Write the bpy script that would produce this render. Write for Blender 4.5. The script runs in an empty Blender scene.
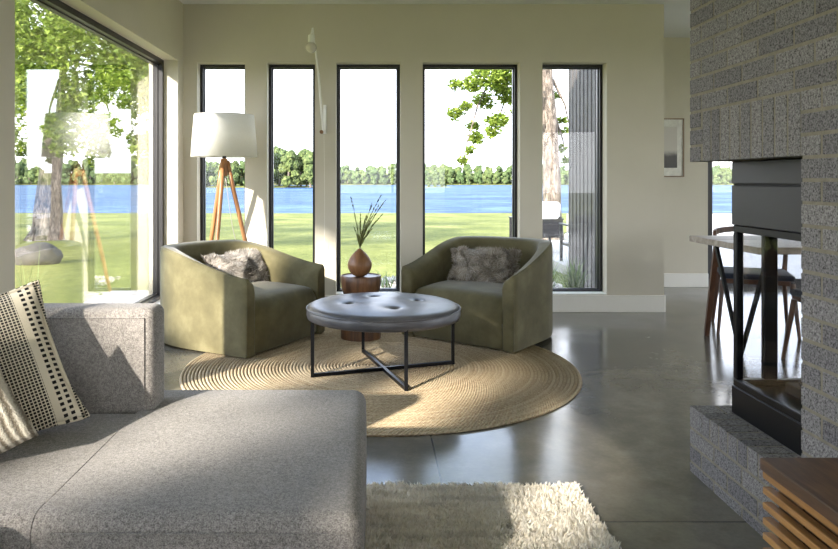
import bpy, bmesh, math, random
from math import sin, cos, pi, sqrt, radians, atan2
from mathutils import Vector, Matrix, noise
random.seed(7)
D = bpy.data
COL = bpy.context.scene.collection
F = 710.0; CX = 372.0; CY = 180.0; EYE = 1.175
def at(px, py, y):
    return Vector(((px-CX)*y/F, y, EYE-(py-CY)*y/F))

# ------------------------------------------------------------------ materials
def lin(c):
    return tuple(((v/255)/12.92 if v/255 <= .04045 else ((v/255+.055)/1.055)**2.4) for v in c)
class NT:
    def __init__(s, name):
        s.m = D.materials.new(name); s.m.use_nodes = True
        s.t = s.m.node_tree; s.n = s.t.nodes; s.l = s.t.links
        s.b = s.n['Principled BSDF']; s.o = s.n['Material Output']
    def node(s, t, **k):
        n = s.n.new(t)
        for a, b in k.items():
            if a.startswith('i_'):
                n.inputs[a[2:].replace('_', ' ')].default_value = b
            else: setattr(n, a, b)
        return n
    def link(s, a, b): s.l.new(a, b)
    def coord(s, kind='Object', scale=(1,1,1), rot=(0,0,0)):
        tc = s.node('ShaderNodeTexCoord'); mp = s.node('ShaderNodeMapping')
        mp.inputs['Scale'].default_value = scale; mp.inputs['Rotation'].default_value = rot
        s.link(tc.outputs[kind], mp.inputs['Vector']); return mp.outputs['Vector']
    def noise(s, vec, scale=5, detail=4, rough=.6, dist=0):
        n = s.node('ShaderNodeTexNoise'); n.inputs['Scale'].default_value = scale
        n.inputs['Detail'].default_value = detail; n.inputs['Roughness'].default_value = rough
        n.inputs['Distortion'].default_value = dist
        if vec is not None: s.link(vec, n.inputs['Vector'])
        return n.outputs['Fac']
    def ramp(s, fac, stops, interp='LINEAR'):
        r = s.node('ShaderNodeValToRGB'); cr = r.color_ramp; cr.interpolation = interp
        while len(cr.elements) < len(stops): cr.elements.new(.5)
        for e, (p, c) in zip(cr.elements, stops):
            e.position = p; e.color = (c[0], c[1], c[2], 1) if hasattr(c, '__len__') else (c, c, c, 1)
        s.link(fac, r.inputs['Fac']); return r.outputs['Color']
    def math(s, op, a, b=None, c=None):
        n = s.node('ShaderNodeMath', operation=op)
        for i, v in enumerate((a, b, c)):
            if v is None: continue
            if isinstance(v, (int, float)): n.inputs[i].default_value = v
            else: s.link(v, n.inputs[i])
        return n.outputs[0]
    def mix(s, fac, a, b, mode='MIX'):
        n = s.node('ShaderNodeMix', data_type='RGBA', blend_type=mode)
        for sock, v in ((n.inputs[0], fac), (n.inputs[6], a), (n.inputs[7], b)):
            if isinstance(v, (int, float)): sock.default_value = v
            elif isinstance(v, (tuple, list)): sock.default_value = (v[0], v[1], v[2], 1)
            else: s.link(v, sock)
        return n.outputs[2]
    def bump(s, h, strength=.3, dist=.01):
        b = s.node('ShaderNodeBump'); b.inputs['Strength'].default_value = strength
        b.inputs['Distance'].default_value = dist
        s.link(h, b.inputs['Height']); s.link(b.outputs['Normal'], s.b.inputs['Normal'])
    def set(s, **k):
        for a, v in k.items():
            key = a.replace('_', ' ')
            sock = s.b.inputs[key]
            if isinstance(v, (int, float)): sock.default_value = v
            elif isinstance(v, tuple): sock.default_value = (v[0], v[1], v[2], 1)
            else: s.link(v, sock)
        return s
def plain(name, c, rough=.5, metal=0, var=.12, vs=20, bump=0, bs=200, **k):
    m = NT(name); c = lin(c); v = m.coord('Object')
    f = m.noise(v, vs, 5)
    col = m.ramp(f, [(.3, tuple(x*(1-var) for x in c)), (.7, tuple(min(1, x*(1+var)) for x in c))])
    m.set(Base_Color=col, Roughness=rough, Metallic=metal, **k)
    if bump: m.bump(m.noise(v, bs, 3), bump, .004)
    return m.m
def wood(name, dark, mid, light, axis='Y', scale=1, rough=.4):
    m = NT(name); sc = {'X': (1.2, 14, 14), 'Y': (14, 1.2, 14), 'Z': (14, 14, 1.2)}[axis]
    v = m.coord('Object', tuple(a*scale for a in sc))
    n1 = m.noise(v, 1.0, 6, .6, 1.2); v2 = m.coord('Object', tuple(a*scale*6 for a in sc))
    n2 = m.noise(v2, 2.0, 4, .7)
    f = m.math('ADD', m.math('MULTIPLY', n1, .75), m.math('MULTIPLY', n2, .25))
    col = m.ramp(f, [(.32, lin(dark)), (.5, lin(mid)), (.68, lin(light))])
    m.set(Base_Color=col, Roughness=rough); m.bump(n2, .12, .002)
    return m.m
def fabric(name, c1, c2, scale=260, rough=.95, bump=.5, sheen=.2, big=.15):
    m = NT(name); v = m.coord('Object')
    f = m.noise(v, scale, 2, .7); w = m.noise(v, scale*.4, 3, .7); g = m.noise(v, 4, 3)
    col = m.ramp(m.math('ADD', m.math('MULTIPLY', f, .6), m.math('MULTIPLY', w, .4)), [(.38, lin(c1)), (.62, lin(c2))])
    col = m.mix(big, col, m.ramp(g, [(.35, lin(c1)), (.65, lin(c2))]))
    m.set(Base_Color=col, Roughness=rough, Sheen_Weight=sheen, Specular_IOR_Level=.2); m.bump(f, bump, .003)
    return m.m

M = {}
M['wall'] = plain('wall_paint', (208, 201, 184), .75, 0, .02, 3, .05, 400)
M['trim'] = plain('white_trim', (232, 229, 220), .45, 0, .02, 3)
M['ceiling'] = plain('ceiling_paint', (226, 226, 222), .8, 0, .02, 3)
M['black_frame'] = plain('black_window_frame', (44, 43, 45), .38, .3, .1)
M['black_metal'] = plain('black_metal', (22, 22, 24), .4, .6, .1)
M['panel_metal'] = plain('grey_steel_panel', (52, 51, 53), .42, .5, .08, 6)
M['soot'] = plain('firebox_interior', (28, 27, 28), .7, 0, .2, 12)
M['white_enamel'] = plain('white_enamel', (245, 243, 238), .35, 0, .02)
M['walnut'] = wood('walnut', (60, 40, 27), (94, 64, 42), (128, 92, 64), 'Z', 1)
M['walnutY'] = wood('walnut_board', (46, 31, 20), (84, 58, 37), (124, 90, 60), 'Y', 1.0, .5)
M['walnutLight'] = wood('walnut_slat', (112, 76, 38), (152, 108, 58), (184, 138, 82), 'Y', 1.0)
M['vase'] = wood('turned_wood', (100, 66, 40), (134, 94, 60), (160, 118, 80), 'Z', .6)
M['lampwood'] = wood('lamp_leg_wood', (112, 74, 42), (150, 104, 64), (178, 130, 86), 'Z', 1)
M['tablewood'] = wood('weathered_oak', (118, 104, 92), (150, 138, 124), (176, 166, 152), 'X', 1, .5)
M['chairwood'] = wood('dark_chair_wood', (58, 38, 28), (84, 56, 40), (108, 76, 56), 'Z', 1)
M['sofa'] = fabric('grey_heather_weave', (86, 82, 79), (164, 158, 152), 300, .95, .6, .15, .12)
M['seatfab'] = fabric('navy_seat_fabric', (28, 34, 46), (48, 56, 70), 300)
M['outcush'] = fabric('white_outdoor_fabric', (215, 215, 212), (240, 240, 238), 200)
M['cord'] = plain('grey_cord', (150, 146, 138), .6)
def mk_velvet():
    m = NT('olive_velvet'); v = m.coord('Object')
    g = m.noise(v, 5, 5, .62, .1); f = m.noise(v, 160, 2)
    col = m.ramp(g, [(.3, lin((84, 79, 56))), (.5, lin((98, 92, 66))), (.7, lin((114, 108, 80)))])
    m.set(Base_Color=col, Roughness=.85, Sheen_Weight=.25, Sheen_Roughness=.4, Specular_IOR_Level=.2); m.bump(f, .2, .002); return m.m
M['velvet'] = mk_velvet()
def mk_leather():
    m = NT('grey_leather'); v = m.coord('Object')
    g = m.noise(v, 6, 4); f = m.noise(v, 140, 4)
    col = m.ramp(g, [(.35, lin((62, 62, 65))), (.65, lin((78, 77, 80)))])
    m.set(Base_Color=col, Roughness=.36, Specular_IOR_Level=.55); m.bump(f, .12, .002); return m.m
M['leather'] = mk_leather()
def mk_floor():
    m = NT('polished_concrete'); v = m.coord('Object')
    a = m.noise(v, 1.3, 6, .62, .6); b = m.noise(v, 9, 6, .65); c = m.noise(v, 60, 4, .7)
    f = m.math('ADD', m.math('MULTIPLY', a, .6), m.math('ADD', m.math('MULTIPLY', b, .25), m.math('MULTIPLY', c, .15)))
    col = m.ramp(f, [(.36, lin((82, 79, 71))), (.5, lin((102, 98, 88))), (.64, lin((126, 121, 108)))])
    sep = m.node('ShaderNodeSeparateXYZ'); tc = m.node('ShaderNodeTexCoord'); m.link(tc.outputs['Object'], sep.inputs[0])
    line = None
    for ax, pos in ((0, .27), (0, 2.41), (0, 4.55), (1, 2.44), (1, 4.82), (1, 7.2), (1, .06)):
        d = m.math('LESS_THAN', m.math('ABSOLUTE', m.math('SUBTRACT', sep.outputs[ax], pos)), .0035)
        line = d if line is None else m.math('MAXIMUM', line, d)
    col = m.mix(line, col, lin((52, 50, 46)))
    ro = m.ramp(m.noise(v, 2.4, 5), [(.3, .11), (.7, .22)])
    m.set(Base_Color=col, Roughness=ro, Specular_IOR_Level=.62)
    m.bump(m.math('SUBTRACT', m.math('MULTIPLY', a, .25), line), .12, .004)
    return m.m
M['floor'] = mk_floor()
def mk_brick():
    m = NT('grey_brick'); v = m.coord('Object')
    gi = m.node('ShaderNodeNewGeometry')
    sp = m.noise(v, 165, 2, .7); sp2 = m.noise(v, 75, 3, .7)
    sm = m.ramp(m.math('ADD', m.math('MULTIPLY', sp, .6), m.math('MULTIPLY', sp2, .4)), [(.37, lin((70, 66, 64))), (.44, lin((132, 129, 127))), (.58, lin((188, 185, 182)))])
    tint = m.ramp(gi.outputs['Random Per Island'], [(0, (.40, .39, .40)), (.5, (.50, .49, .49)), (1, (.60, .585, .57))])
    m.set(Base_Color=m.mix(1, sm, tint, 'MULTIPLY'), Roughness=.9, Specular_IOR_Level=.25)
    m.bump(m.math('ADD', sp, sp2), .5, .003); return m.m
M['brick'] = mk_brick()
M['mortar'] = plain('mortar', (126, 119, 102), .95, 0, .15, 30, .5, 150)
def mk_jute():
    m = NT('jute_braid'); tc = m.node('ShaderNodeTexCoord'); sep = m.node('ShaderNodeSeparateXYZ')
    m.link(tc.outputs['Object'], sep.inputs[0]); X, Y = sep.outputs[0], sep.outputs[1]
    r = m.math('SQRT', m.math('ADD', m.math('MULTIPLY', X, X), m.math('MULTIPLY', Y, Y)))
    th = m.math('ARCTAN2', Y, X)
    ring = m.math('FLOOR', m.math('DIVIDE', r, .021))
    loc = m.math('SUBTRACT', m.math('DIVIDE', r, .021), ring)
    arc = m.math('MULTIPLY', th, m.math('MULTIPLY', ring, .021))
    tri = m.math('ABSOLUTE', m.math('SUBTRACT', loc, .5))
    ph = m.math('ADD', m.math('MULTIPLY', arc, 270), m.math('MULTIPLY', tri, 9))
    br = m.math('SINE', ph)
    v = m.coord('Object'); n = m.noise(v, 90, 4, .7); n2 = m.noise(v, 2.5, 3)
    cb = m.node('ShaderNodeCombineXYZ'); m.link(ring, cb.inputs[0]); wn = m.node('ShaderNodeTexWhiteNoise', noise_dimensions='3D'); m.link(cb.outputs[0], wn.inputs[0])
    col = m.ramp(n, [(.3, lin((132, 112, 86))), (.5, lin((172, 152, 122))), (.72, lin((202, 186, 158)))])
    col = m.mix(m.math('MULTIPLY', wn.outputs['Value'], .4), col, lin((206, 190, 160)))
    col = m.mix(m.math('MULTIPLY', m.math('GREATER_THAN', tri, .42), .5), col, lin((110, 88, 62)))
    m.set(Base_Color=col, Roughness=.95, Specular_IOR_Level=.15)
    m.bump(m.math('ADD', m.math('MULTIPLY', br, .5), n), .9, .005); return m.m
M['jute'] = mk_jute()
def mk_pile(name, cols, stripe=False):
    m = NT(name); gi = m.node('ShaderNodeNewGeometry')
    col = m.ramp(gi.outputs['Random Per Island'], [(i/(len(cols)-1), lin(c)) for i, c in enumerate(cols)])
    if stripe:
        v = m.coord('Object', (1.2, 22, 1)); n = m.noise(v, 1, 4, .7)
        col = m.mix(m.ramp(n, [(.5, 0), (.7, .55)]), col, lin((150, 142, 128)))
    m.set(Base_Color=col, Roughness=.95, Sheen_Weight=.2, Specular_IOR_Level=.1); return m.m
M['shag'] = mk_pile('cream_shag', [(218, 208, 188), (238, 230, 214), (246, 241, 230), (226, 218, 202)], True)
M['fur'] = mk_pile('grey_taupe_fur', [(120, 110, 98), (160, 150, 138), (192, 184, 172), (138, 128, 116)])
M['fur2'] = mk_pile('silver_fur', [(130, 122, 114), (170, 162, 154), (198, 192, 184), (142, 134, 126)])
def mk_woven():
    m = NT('black_white_weave'); tc = m.node('ShaderNodeTexCoord'); sep = m.node('ShaderNodeSeparateXYZ')
    m.link(tc.outputs['Object'], sep.inputs[0]); X, Y = sep.outputs[0], sep.outputs[1]
    du = m.math('GREATER_THAN', m.math('SINE', m.math('MULTIPLY', X, 2*pi/.0100)), -.62)
    dv = m.math('GREATER_THAN', m.math('SINE', m.math('MULTIPLY', Y, 2*pi/.0090)), -.6)
    grid = m.math('MULTIPLY', du, dv)
    dash = m.math('GREATER_THAN', m.math('SINE', m.math('MULTIPLY', Y, 2*pi/.017)), -.2)
    xn = m.math('ADD', m.math('MULTIPLY', X, 2), .5)
    K = 'CONSTANT'
    # x in -.25..25 -> 0..1 : plain cream where 0, dash rows where .5, grid where 1
    band = m.ramp(xn, [(0, 1), (.10, 0), (.13, 1), (.30, 0), (.36, .5), (.385, 0), (.40, .5), (.425, 0), (.47, 1), (.80, 0), (.84, .5), (.865, 0), (.885, .5), (.91, 0), (.93, 1)], K)
    g1 = m.math('MULTIPLY', m.math('GREATER_THAN', band, .75), grid)
    g2 = m.math('MULTIPLY', m.math('MULTIPLY', m.math('GREATER_THAN', band, .25), m.math('LESS_THAN', band, .75)), dash)
    f = m.math('MAXIMUM', g1, g2)
    n = m.noise(m.coord('Object'), 300, 2)
    m.set(Base_Color=m.mix(f, lin((206, 196, 176)), lin((34, 32, 32))), Roughness=.95, Specular_IOR_Level=.15)
    m.bump(m.math('SUBTRACT', n, m.math('MULTIPLY', f, .6)), .5, .004); return m.m
M['woven'] = mk_woven()
def mk_rib():
    m = NT('cream_ribbed'); v = m.coord('Object'); 
    sep = m.node('ShaderNodeSeparateXYZ'); m.link(v, sep.inputs[0])
    w = m.math('SINE', m.math('ADD', m.math('MULTIPLY', sep.outputs[0], 2*pi/.022), m.math('MULTIPLY', m.noise(v, 20, 3), 3)))
    n = m.noise(v, 180, 3)
    f = m.math('ADD', m.math('MULTIPLY', w, .3), n)
    m.set(Base_Color=m.ramp(f, [(.25, lin((120, 110, 94))), (.75, lin((206, 198, 182)))]), Roughness=.95)
    m.bump(f, .8, .008); return m.m
M['ribbed'] = mk_rib()
def mk_leaf(name, cols, tr=.45):
    m = NT(name); gi = m.node('ShaderNodeNewGeometry')
    col = m.ramp(gi.outputs['Random Per Island'], [(i/(len(cols)-1), lin(c)) for i, c in enumerate(cols)])
    m.set(Base_Color=col, Roughness=.5, Specular_IOR_Level=.3)
    t = m.node('ShaderNodeBsdfTranslucent'); m.link(col, t.inputs['Color'])
    mx = m.node('ShaderNodeMixShader'); mx.inputs[0].default_value = tr
    m.link(m.b.outputs[0], mx.inputs[1]); m.link(t.outputs[0], mx.inputs[2]); m.link(mx.outputs[0], m.o.inputs['Surface'])
    return m.m
M['leaf'] = mk_leaf('oak_leaf', [(76, 96, 34), (104, 126, 46), (134, 154, 60), (158, 172, 84)])
M['grassleaf'] = mk_leaf('grass_blade', [(70, 92, 50), (104, 130, 72), (150, 170, 110)], .35)
M['dry'] = mk_leaf('dried_stem', [(92, 96, 48), (124, 128, 70), (84, 78, 44)], .3)
def mk_far():
    m = NT('far_foliage'); oi = m.node('ShaderNodeObjectInfo'); v = m.coord('Object')
    n = m.noise(v, .55, 5, .75)
    c = m.ramp(n, [(.36, lin((50, 64, 44))), (.52, lin((84, 98, 62))), (.66, lin((118, 128, 88)))])
    t = m.ramp(oi.outputs['Random'], [(0, (.75, .85, .8)), (.5, (1, 1, .95)), (1, (1.0, .95, .8))])
    m.set(Base_Color=m.mix(1, c, t, 'MULTIPLY'), Roughness=.9, Specular_IOR_Level=.1); m.bump(n, 1, 1.2); return m.m
M['far'] = mk_far()
def mk_bark():
    m = NT('bark'); v = m.coord('Object', (1, 1, .28)); n = m.noise(v, 16, 6, .7, .4)
    m.set(Base_Color=m.ramp(n, [(.38, lin((54, 47, 42))), (.5, lin((98, 88, 80))), (.62, lin((134, 124, 115)))]), Roughness=.95)
    m.bump(n, 1, .05); return m.m
M['bark'] = mk_bark()
def mk_lawn():
    m = NT('lawn'); v = m.coord('Object', (1, .45, 1)); a = m.noise(v, .35, 5, .6); b = m.noise(v, 6, 5, .75); c = m.noise(v, 40, 3, .7)
    f = m.math('ADD', m.math('MULTIPLY', a, .45), m.math('ADD', m.math('MULTIPLY', b, .35), m.math('MULTIPLY', c, .2)))
    m.set(Base_Color=m.ramp(f, [(.38, lin((70, 78, 36))), (.5, lin((100, 104, 52))), (.62, lin((130, 130, 76)))]), Roughness=.95, Specular_IOR_Level=.1)
    m.bump(b, .6, .06); return m.m
M['lawn'] = mk_lawn()
def mk_lake():
    m = NT('lake_water'); v = m.coord('Object', (.35, 1, 1)); a = m.noise(v, .55, 4, .65, .3); v2 = m.coord('Object', (.012, .06, 1)); g = m.noise(v2, 1, 4, .6)
    f = m.math('ADD', m.math('MULTIPLY', a, .6), m.math('MULTIPLY', g, .4))
    m.set(Base_Color=m.ramp(f, [(.38, lin((30, 48, 72))), (.5, lin((48, 72, 98))), (.62, lin((88, 112, 134)))]), Roughness=.6, Specular_IOR_Level=.05)
    m.bump(a, .7, .3); return m.m
M['lake'] = mk_lake()
M['concrete'] = plain('patio_concrete', (150, 146, 140), .85, 0, .06, 2, .2, 60)
M['rock'] = plain('grey_boulder', (62, 60, 58), .9, 0, .25, 4, .6, 30)
M['gravel'] = mk_pile('white_gravel', [(150, 144, 134), (178, 172, 164), (124, 118, 110), (190, 186, 178)])
def mk_siding():
    return plain('weathered_dark_siding', (88, 84, 82), .7, .1, .25, 9, .2, 60)
M['siding'] = mk_siding()
def mk_glass(name='window_glass', f0=.03, tint=.98, pw=4.2):
    m = NT(name); m.n.remove(m.b)
    lw = m.node('ShaderNodeLayerWeight'); lw.inputs['Blend'].default_value = .5
    p = m.math('POWER', lw.outputs['Facing'], pw)
    fac = m.math('ADD', m.math('MULTIPLY', p, 1-f0), f0)
    t = m.node('ShaderNodeBsdfTransparent'); t.inputs['Color'].default_value = (tint, tint, tint, 1)
    g = m.node('ShaderNodeBsdfGlossy'); g.inputs['Roughness'].default_value = 0
    mx = m.node('ShaderNodeMixShader'); m.link(fac, mx.inputs[0]); m.link(t.outputs[0], mx.inputs[1]); m.link(g.outputs[0], mx.inputs[2])
    m.link(mx.outputs[0], m.o.inputs['Surface']); return m.m
M['glass'] = mk_glass(); M['glass_low_e'] = mk_glass('picture_window_glass', .05, .97, 3.3); M['fireglass'] = mk_glass('fireplace_glass', .012, .92, 6)
def mk_shade():
    m = NT('white_linen_shade'); v = m.coord('Object'); n = m.noise(v, 220, 2)
    c = m.ramp(n, [(.3, lin((240, 238, 232))), (.7, lin((250, 249, 245)))])
    m.set(Base_Color=c, Roughness=.9, Specular_IOR_Level=.1); m.bump(n, .2, .002)
    t = m.node('ShaderNodeBsdfTranslucent'); m.link(c, t.inputs['Color'])
    mx = m.node('ShaderNodeMixShader'); mx.inputs[0].default_value = .5
    m.link(m.b.outputs[0], mx.inputs[1]); m.link(t.outputs[0], mx.inputs[2]); m.link(mx.outputs[0], m.o.inputs['Surface']); return m.m
M['shade'] = mk_shade()
def mk_bulb():
    m = NT('frosted_bulb'); m.set(Base_Color=lin((214, 206, 190)), Roughness=.12, Specular_IOR_Level=.6, Coat_Weight=.5); return m.m
M['bulb'] = mk_bulb()
def mk_print():
    m = NT('abstract_print'); tc = m.node('ShaderNodeTexCoord'); sep = m.node('ShaderNodeSeparateXYZ'); m.link(tc.outputs['Object'], sep.inputs[0])
    n = m.noise(m.coord('Object'), 5, 5, .7)
    h = m.math('ADD', sep.outputs[2], m.math('MULTIPLY', n, .10))
    m.set(Base_Color=m.ramp(m.math('ADD', m.math('MULTIPLY', h, 1.6), .5), [(0, lin((36, 34, 34))), (.42, lin((64, 60, 58))), (.55, lin((196, 190, 180)))], 'EASE'), Roughness=.3); return m.m
M['print'] = mk_print()
M['mat'] = plain('white_mat_board', (226, 224, 216), .8)
M['frameoak'] = wood('thin_oak_frame', (104, 84, 62), (132, 108, 82), (156, 132, 104), 'Z', 1)

# ------------------------------------------------------------------ mesh helpers
class MB:
    def __init__(s): s.v = []; s.f = []
    def add(s, vs, fs):
        o = len(s.v); s.v += [tuple(v) for v in vs]; s.f += [tuple(i+o for i in f) for f in fs]; return s
    def bm(s, b, mat=None):
        if mat is not None: b.transform(mat)
        b.verts.ensure_lookup_table(); b.verts.index_update()
        s.add([v.co.copy() for v in b.verts], [[v.index for v in f.verts] for f in b.faces]); b.free(); return s
    def box(s, x0, x1, y0, y1, z0, z1, r=0, seg=2, mat=None):
        b = bmesh.new(); bmesh.ops.create_cube(b, size=1)
        for v in b.verts: v.co = Vector(((x0+x1)/2+v.co.x*(x1-x0), (y0+y1)/2+v.co.y*(y1-y0), (z0+z1)/2+v.co.z*(z1-z0)))
        if r: bmesh.ops.bevel(b, geom=b.edges[:], offset=r, segments=seg, profile=.5, affect='EDGES')
        return s.bm(b, mat)
    def tube(s, pts, rad, n=10, cap=True):
        pts = [Vector(p) for p in pts]; rr = rad if hasattr(rad, '__len__') else [rad]*len(pts)
        o = len(s.v); prev = None
        for i, p in enumerate(pts):
            t = (pts[min(i+1, len(pts)-1)]-pts[max(i-1, 0)]).normalized()
            a = (prev - t*prev.dot(t)) if prev is not None else t.cross(Vector((0, 0, 1)) if abs(t.z) < .9 else Vector((1, 0, 0)))
            a.normalize(); prev = a; b = t.cross(a)
            for k in range(n):
                q = 2*pi*k/n; s.v.append(tuple(p+(a*cos(q)+b*sin(q))*rr[i]))
        for i in range(len(pts)-1):
            for k in range(n):
                s.f.append((o+i*n+k, o+i*n+(k+1) % n, o+(i+1)*n+(k+1) % n, o+(i+1)*n+k))
        if cap:
            s.f.append(tuple(o+k for k in range(n))[::-1]); s.f.append(tuple(o+(len(pts)-1)*n+k for k in range(n)))
        return s
    def bar(s, p, q, w, h=None):
        h = h or w; p = Vector(p); q = Vector(q); t = (q-p).normalized()
        a = t.cross(Vector((0, 0, 1)) if abs(t.z) < .95 else Vector((1, 0, 0))).normalized(); b = a.cross(t)
        vs = [c+a*sx*w/2+b*sy*h/2 for c in (p, q) for sx, sy in ((-1, -1), (1, -1), (1, 1), (-1, 1))]
        return s.add(vs, [(3, 2, 1, 0), (4, 5, 6, 7), (0, 1, 5, 4), (1, 2, 6, 5), (2, 3, 7, 6), (3, 0, 4, 7)])
    def lathe(s, prof, c=(0, 0, 0), n=48, close=False):
        o = len(s.v); c = Vector(c)
        for r, z in prof:
            for k in range(n): s.v.append(tuple(c+Vector((r*cos(2*pi*k/n), r*sin(2*pi*k/n), z))))
        m = len(prof)
        for i in range(m if close else m-1):
            j = (i+1) % m
            for k in range(n): s.f.append((o+i*n+k, o+i*n+(k+1) % n, o+j*n+(k+1) % n, o+j*n+k))
        if not close:
            s.f.append(tuple(o+k for k in range(n))[::-1]); s.f.append(tuple(o+(m-1)*n+k for k in range(n)))
        return s
    def blade(s, p, d, side, w, l, bend=(0, 0, 0)):
        m = p+d*l*.5+Vector(bend)*l*.25; t = p+d*l+Vector(bend)*l
        return s.add([p-side*w*.5, p+side*w*.5, m+side*w*.4, m-side*w*.4, t], [(0, 1, 2, 3), (3, 2, 4)])
    def build(s, name, mat, parent=None, smooth=False, loc=None, rot=0):
        me = D.meshes.new(name); me.from_pydata(s.v, [], s.f); me.validate(); me.update()
        if smooth:
            for p in me.polygons: p.use_smooth = True
            if smooth != 'all': me.set_sharp_from_angle(angle=radians(40))
        me.materials.append(mat if not isinstance(mat, str) else M[mat])
        o = D.objects.new(name, me); COL.objects.link(o)
        if parent is not None: o.parent = parent
        if loc is not None: o.location = loc
        if rot: o.rotation_euler = (0, 0, rot)
        return o
def tag(o, label=None, cat=None, group=None, kind=None):
    for k, v in (('label', label), ('category', cat), ('group', group), ('kind', kind)):
        if v: o[k] = v
    return o
def thing(name, label, cat, loc=(0, 0, 0), rot=0, group=None):
    o = D.objects.new(name, None); COL.objects.link(o); o.location = loc; o.rotation_euler = (0, 0, rot); o.empty_display_size = .1
    return tag(o, label, cat, group)
def copy_tree(o, parent=None):
    c = o.copy(); COL.objects.link(c); c.parent = parent
    for ch in list(o.children): copy_tree(ch, c)
    return c
def struct(mb, name, mat, parent=None, smooth=False):
    o = mb.build(name, mat, parent, smooth)
    if parent is None: o['kind'] = 'structure'
    return o
def frame_at(origin, ax, ay):
    ax = Vector(ax).normalized(); ay = Vector(ay); ay = (ay-ax*ay.dot(ax)).normalized(); az = ax.cross(ay)
    return Matrix(((ax.x, ay.x, az.x, origin[0]), (ax.y, ay.y, az.y, origin[1]), (ax.z, ay.z, az.z, origin[2]), (0, 0, 0, 1)))

# ------------------------------------------------------------------ room shell
XL, YB, ZC = -1.68, 6.32, 2.74
XR, YF, YN, XE = 6.4, 7.8, -4.2, 2.60
def wall_cells(mb, span, zs, opens, mk):
    """opens: (a0,a1,z0,z1); mk(a0,a1,z0,z1) adds a box"""
    cuts = sorted({span[0], span[1]} | {o[0] for o in opens} | {o[1] for o in opens})
    for a, b in zip(cuts, cuts[1:]):
        mid = (a+b)/2; hit = [o for o in opens if o[0] < mid < o[1]]
        if not hit: mk(a, b, zs[0], zs[1])
        else:
            o = hit[0]
            if o[2] > zs[0]: mk(a, b, zs[0], o[2])
            if o[3] < zs[1]: mk(a, b, o[3], zs[1])
    return mb
ZW0, ZW1 = .152, 2.222
px = lambda x: (x-CX)*YB/F
WB = [(px(197), px(245)), (px(267), px(315)), (px(336), px(400.5)), (px(422.7), px(520)), (px(542.5), px(606.8))]
mb = MB(); wall_cells(mb, (XL-.25, XE), (-.2, ZC+.1), [(a, b, ZW0, ZW1) for a, b in WB], lambda a, b, c, d: mb.box(a, b, YB, YB+.25, c, d))
struct(mb, 'wall_back', 'wall')
WL = [(3.34, 6.14, ZW0, 2.21), (-2.6, 3.19, ZW0, 2.21)]
mb = MB(); wall_cells(mb, (YN-.25, YB), (-.2, ZC+.1), WL, lambda a, b, c, d: mb.box(XL-.25, XL, a, b, c, d))
struct(mb, 'wall_left', 'wall')
DO = (3.69, 6.2, 0.0, 2.22)
mb = MB(); wall_cells(mb, (XE, XR+.25), (-.2, ZC+.1), [DO], lambda a, b, c, d: mb.box(a, b, YF, YF+.25, c, d))
struct(mb, 'wall_dining', 'wall')
mb = MB().box(XE-.02, XE, YB+.25, YF+.25, -.2, ZC+.1); struct(mb, 'wall_return', 'wall')
WR = [(1.4, 6.8, .0, 2.3), (-3.4, .6, .3, 2.3)]  # unseen right wall windows, added to let more skylight in
mb = MB(); wall_cells(mb, (YN-.25, YF+.25), (-.2, ZC+.1), WR, lambda a, b, c, d: mb.box(XR, XR+.25, a, b, c, d))
struct(mb, 'wall_right', 'wall')
WN = [(-1.2, 2.2, .1, 2.4), (2.8, 6.0, .1, 2.4)]  # unseen windows behind the camera, added as daylight fill
mb = MB(); wall_cells(mb, (XL, XR), (-.2, ZC+.1), WN, lambda a, b, c, d: mb.box(a, b, YN-.25, YN, c, d))
struct(mb, 'wall_near', 'wall')
mb = MB().box(XL, XR, YN, YB, -.12, 0).box(XE, XR, YB, YF, -.12, 0); struct(mb, 'floor', 'floor')
mb = MB().box(XL, XR, YN, YB, ZC, ZC+.1).box(XE, XR, YB, YF, ZC, ZC+.1); struct(mb, 'ceiling', 'ceiling')
# roof slab with eaves
mb = MB().box(XL-.55, XR+.5, YN-.5, YB+.25, ZC+.11, ZC+.4).box(XE-.4, XR+.5, YB+.25, YF+.5, ZC+.11, ZC+.4); struct(mb, 'trim_4', 'siding')
# baseboards
BH, BT = .15, .016
struct(MB().box(XL, XE, YB-BT, YB, 0, BH, .003, 1), 'baseboard_back', 'trim')
struct(MB().box(XL, XL+BT, YN, YB-BT, 0, BH, .003, 1), 'baseboard_left', 'trim')
struct(MB().box(XE, DO[0]-.0, YF-BT, YF, 0, BH, .003, 1), 'baseboard_dining', 'trim')
struct(MB().box(XE, XE+BT, YB, YF-BT, 0, BH, .003, 1), 'baseboard_return', 'trim')
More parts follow.
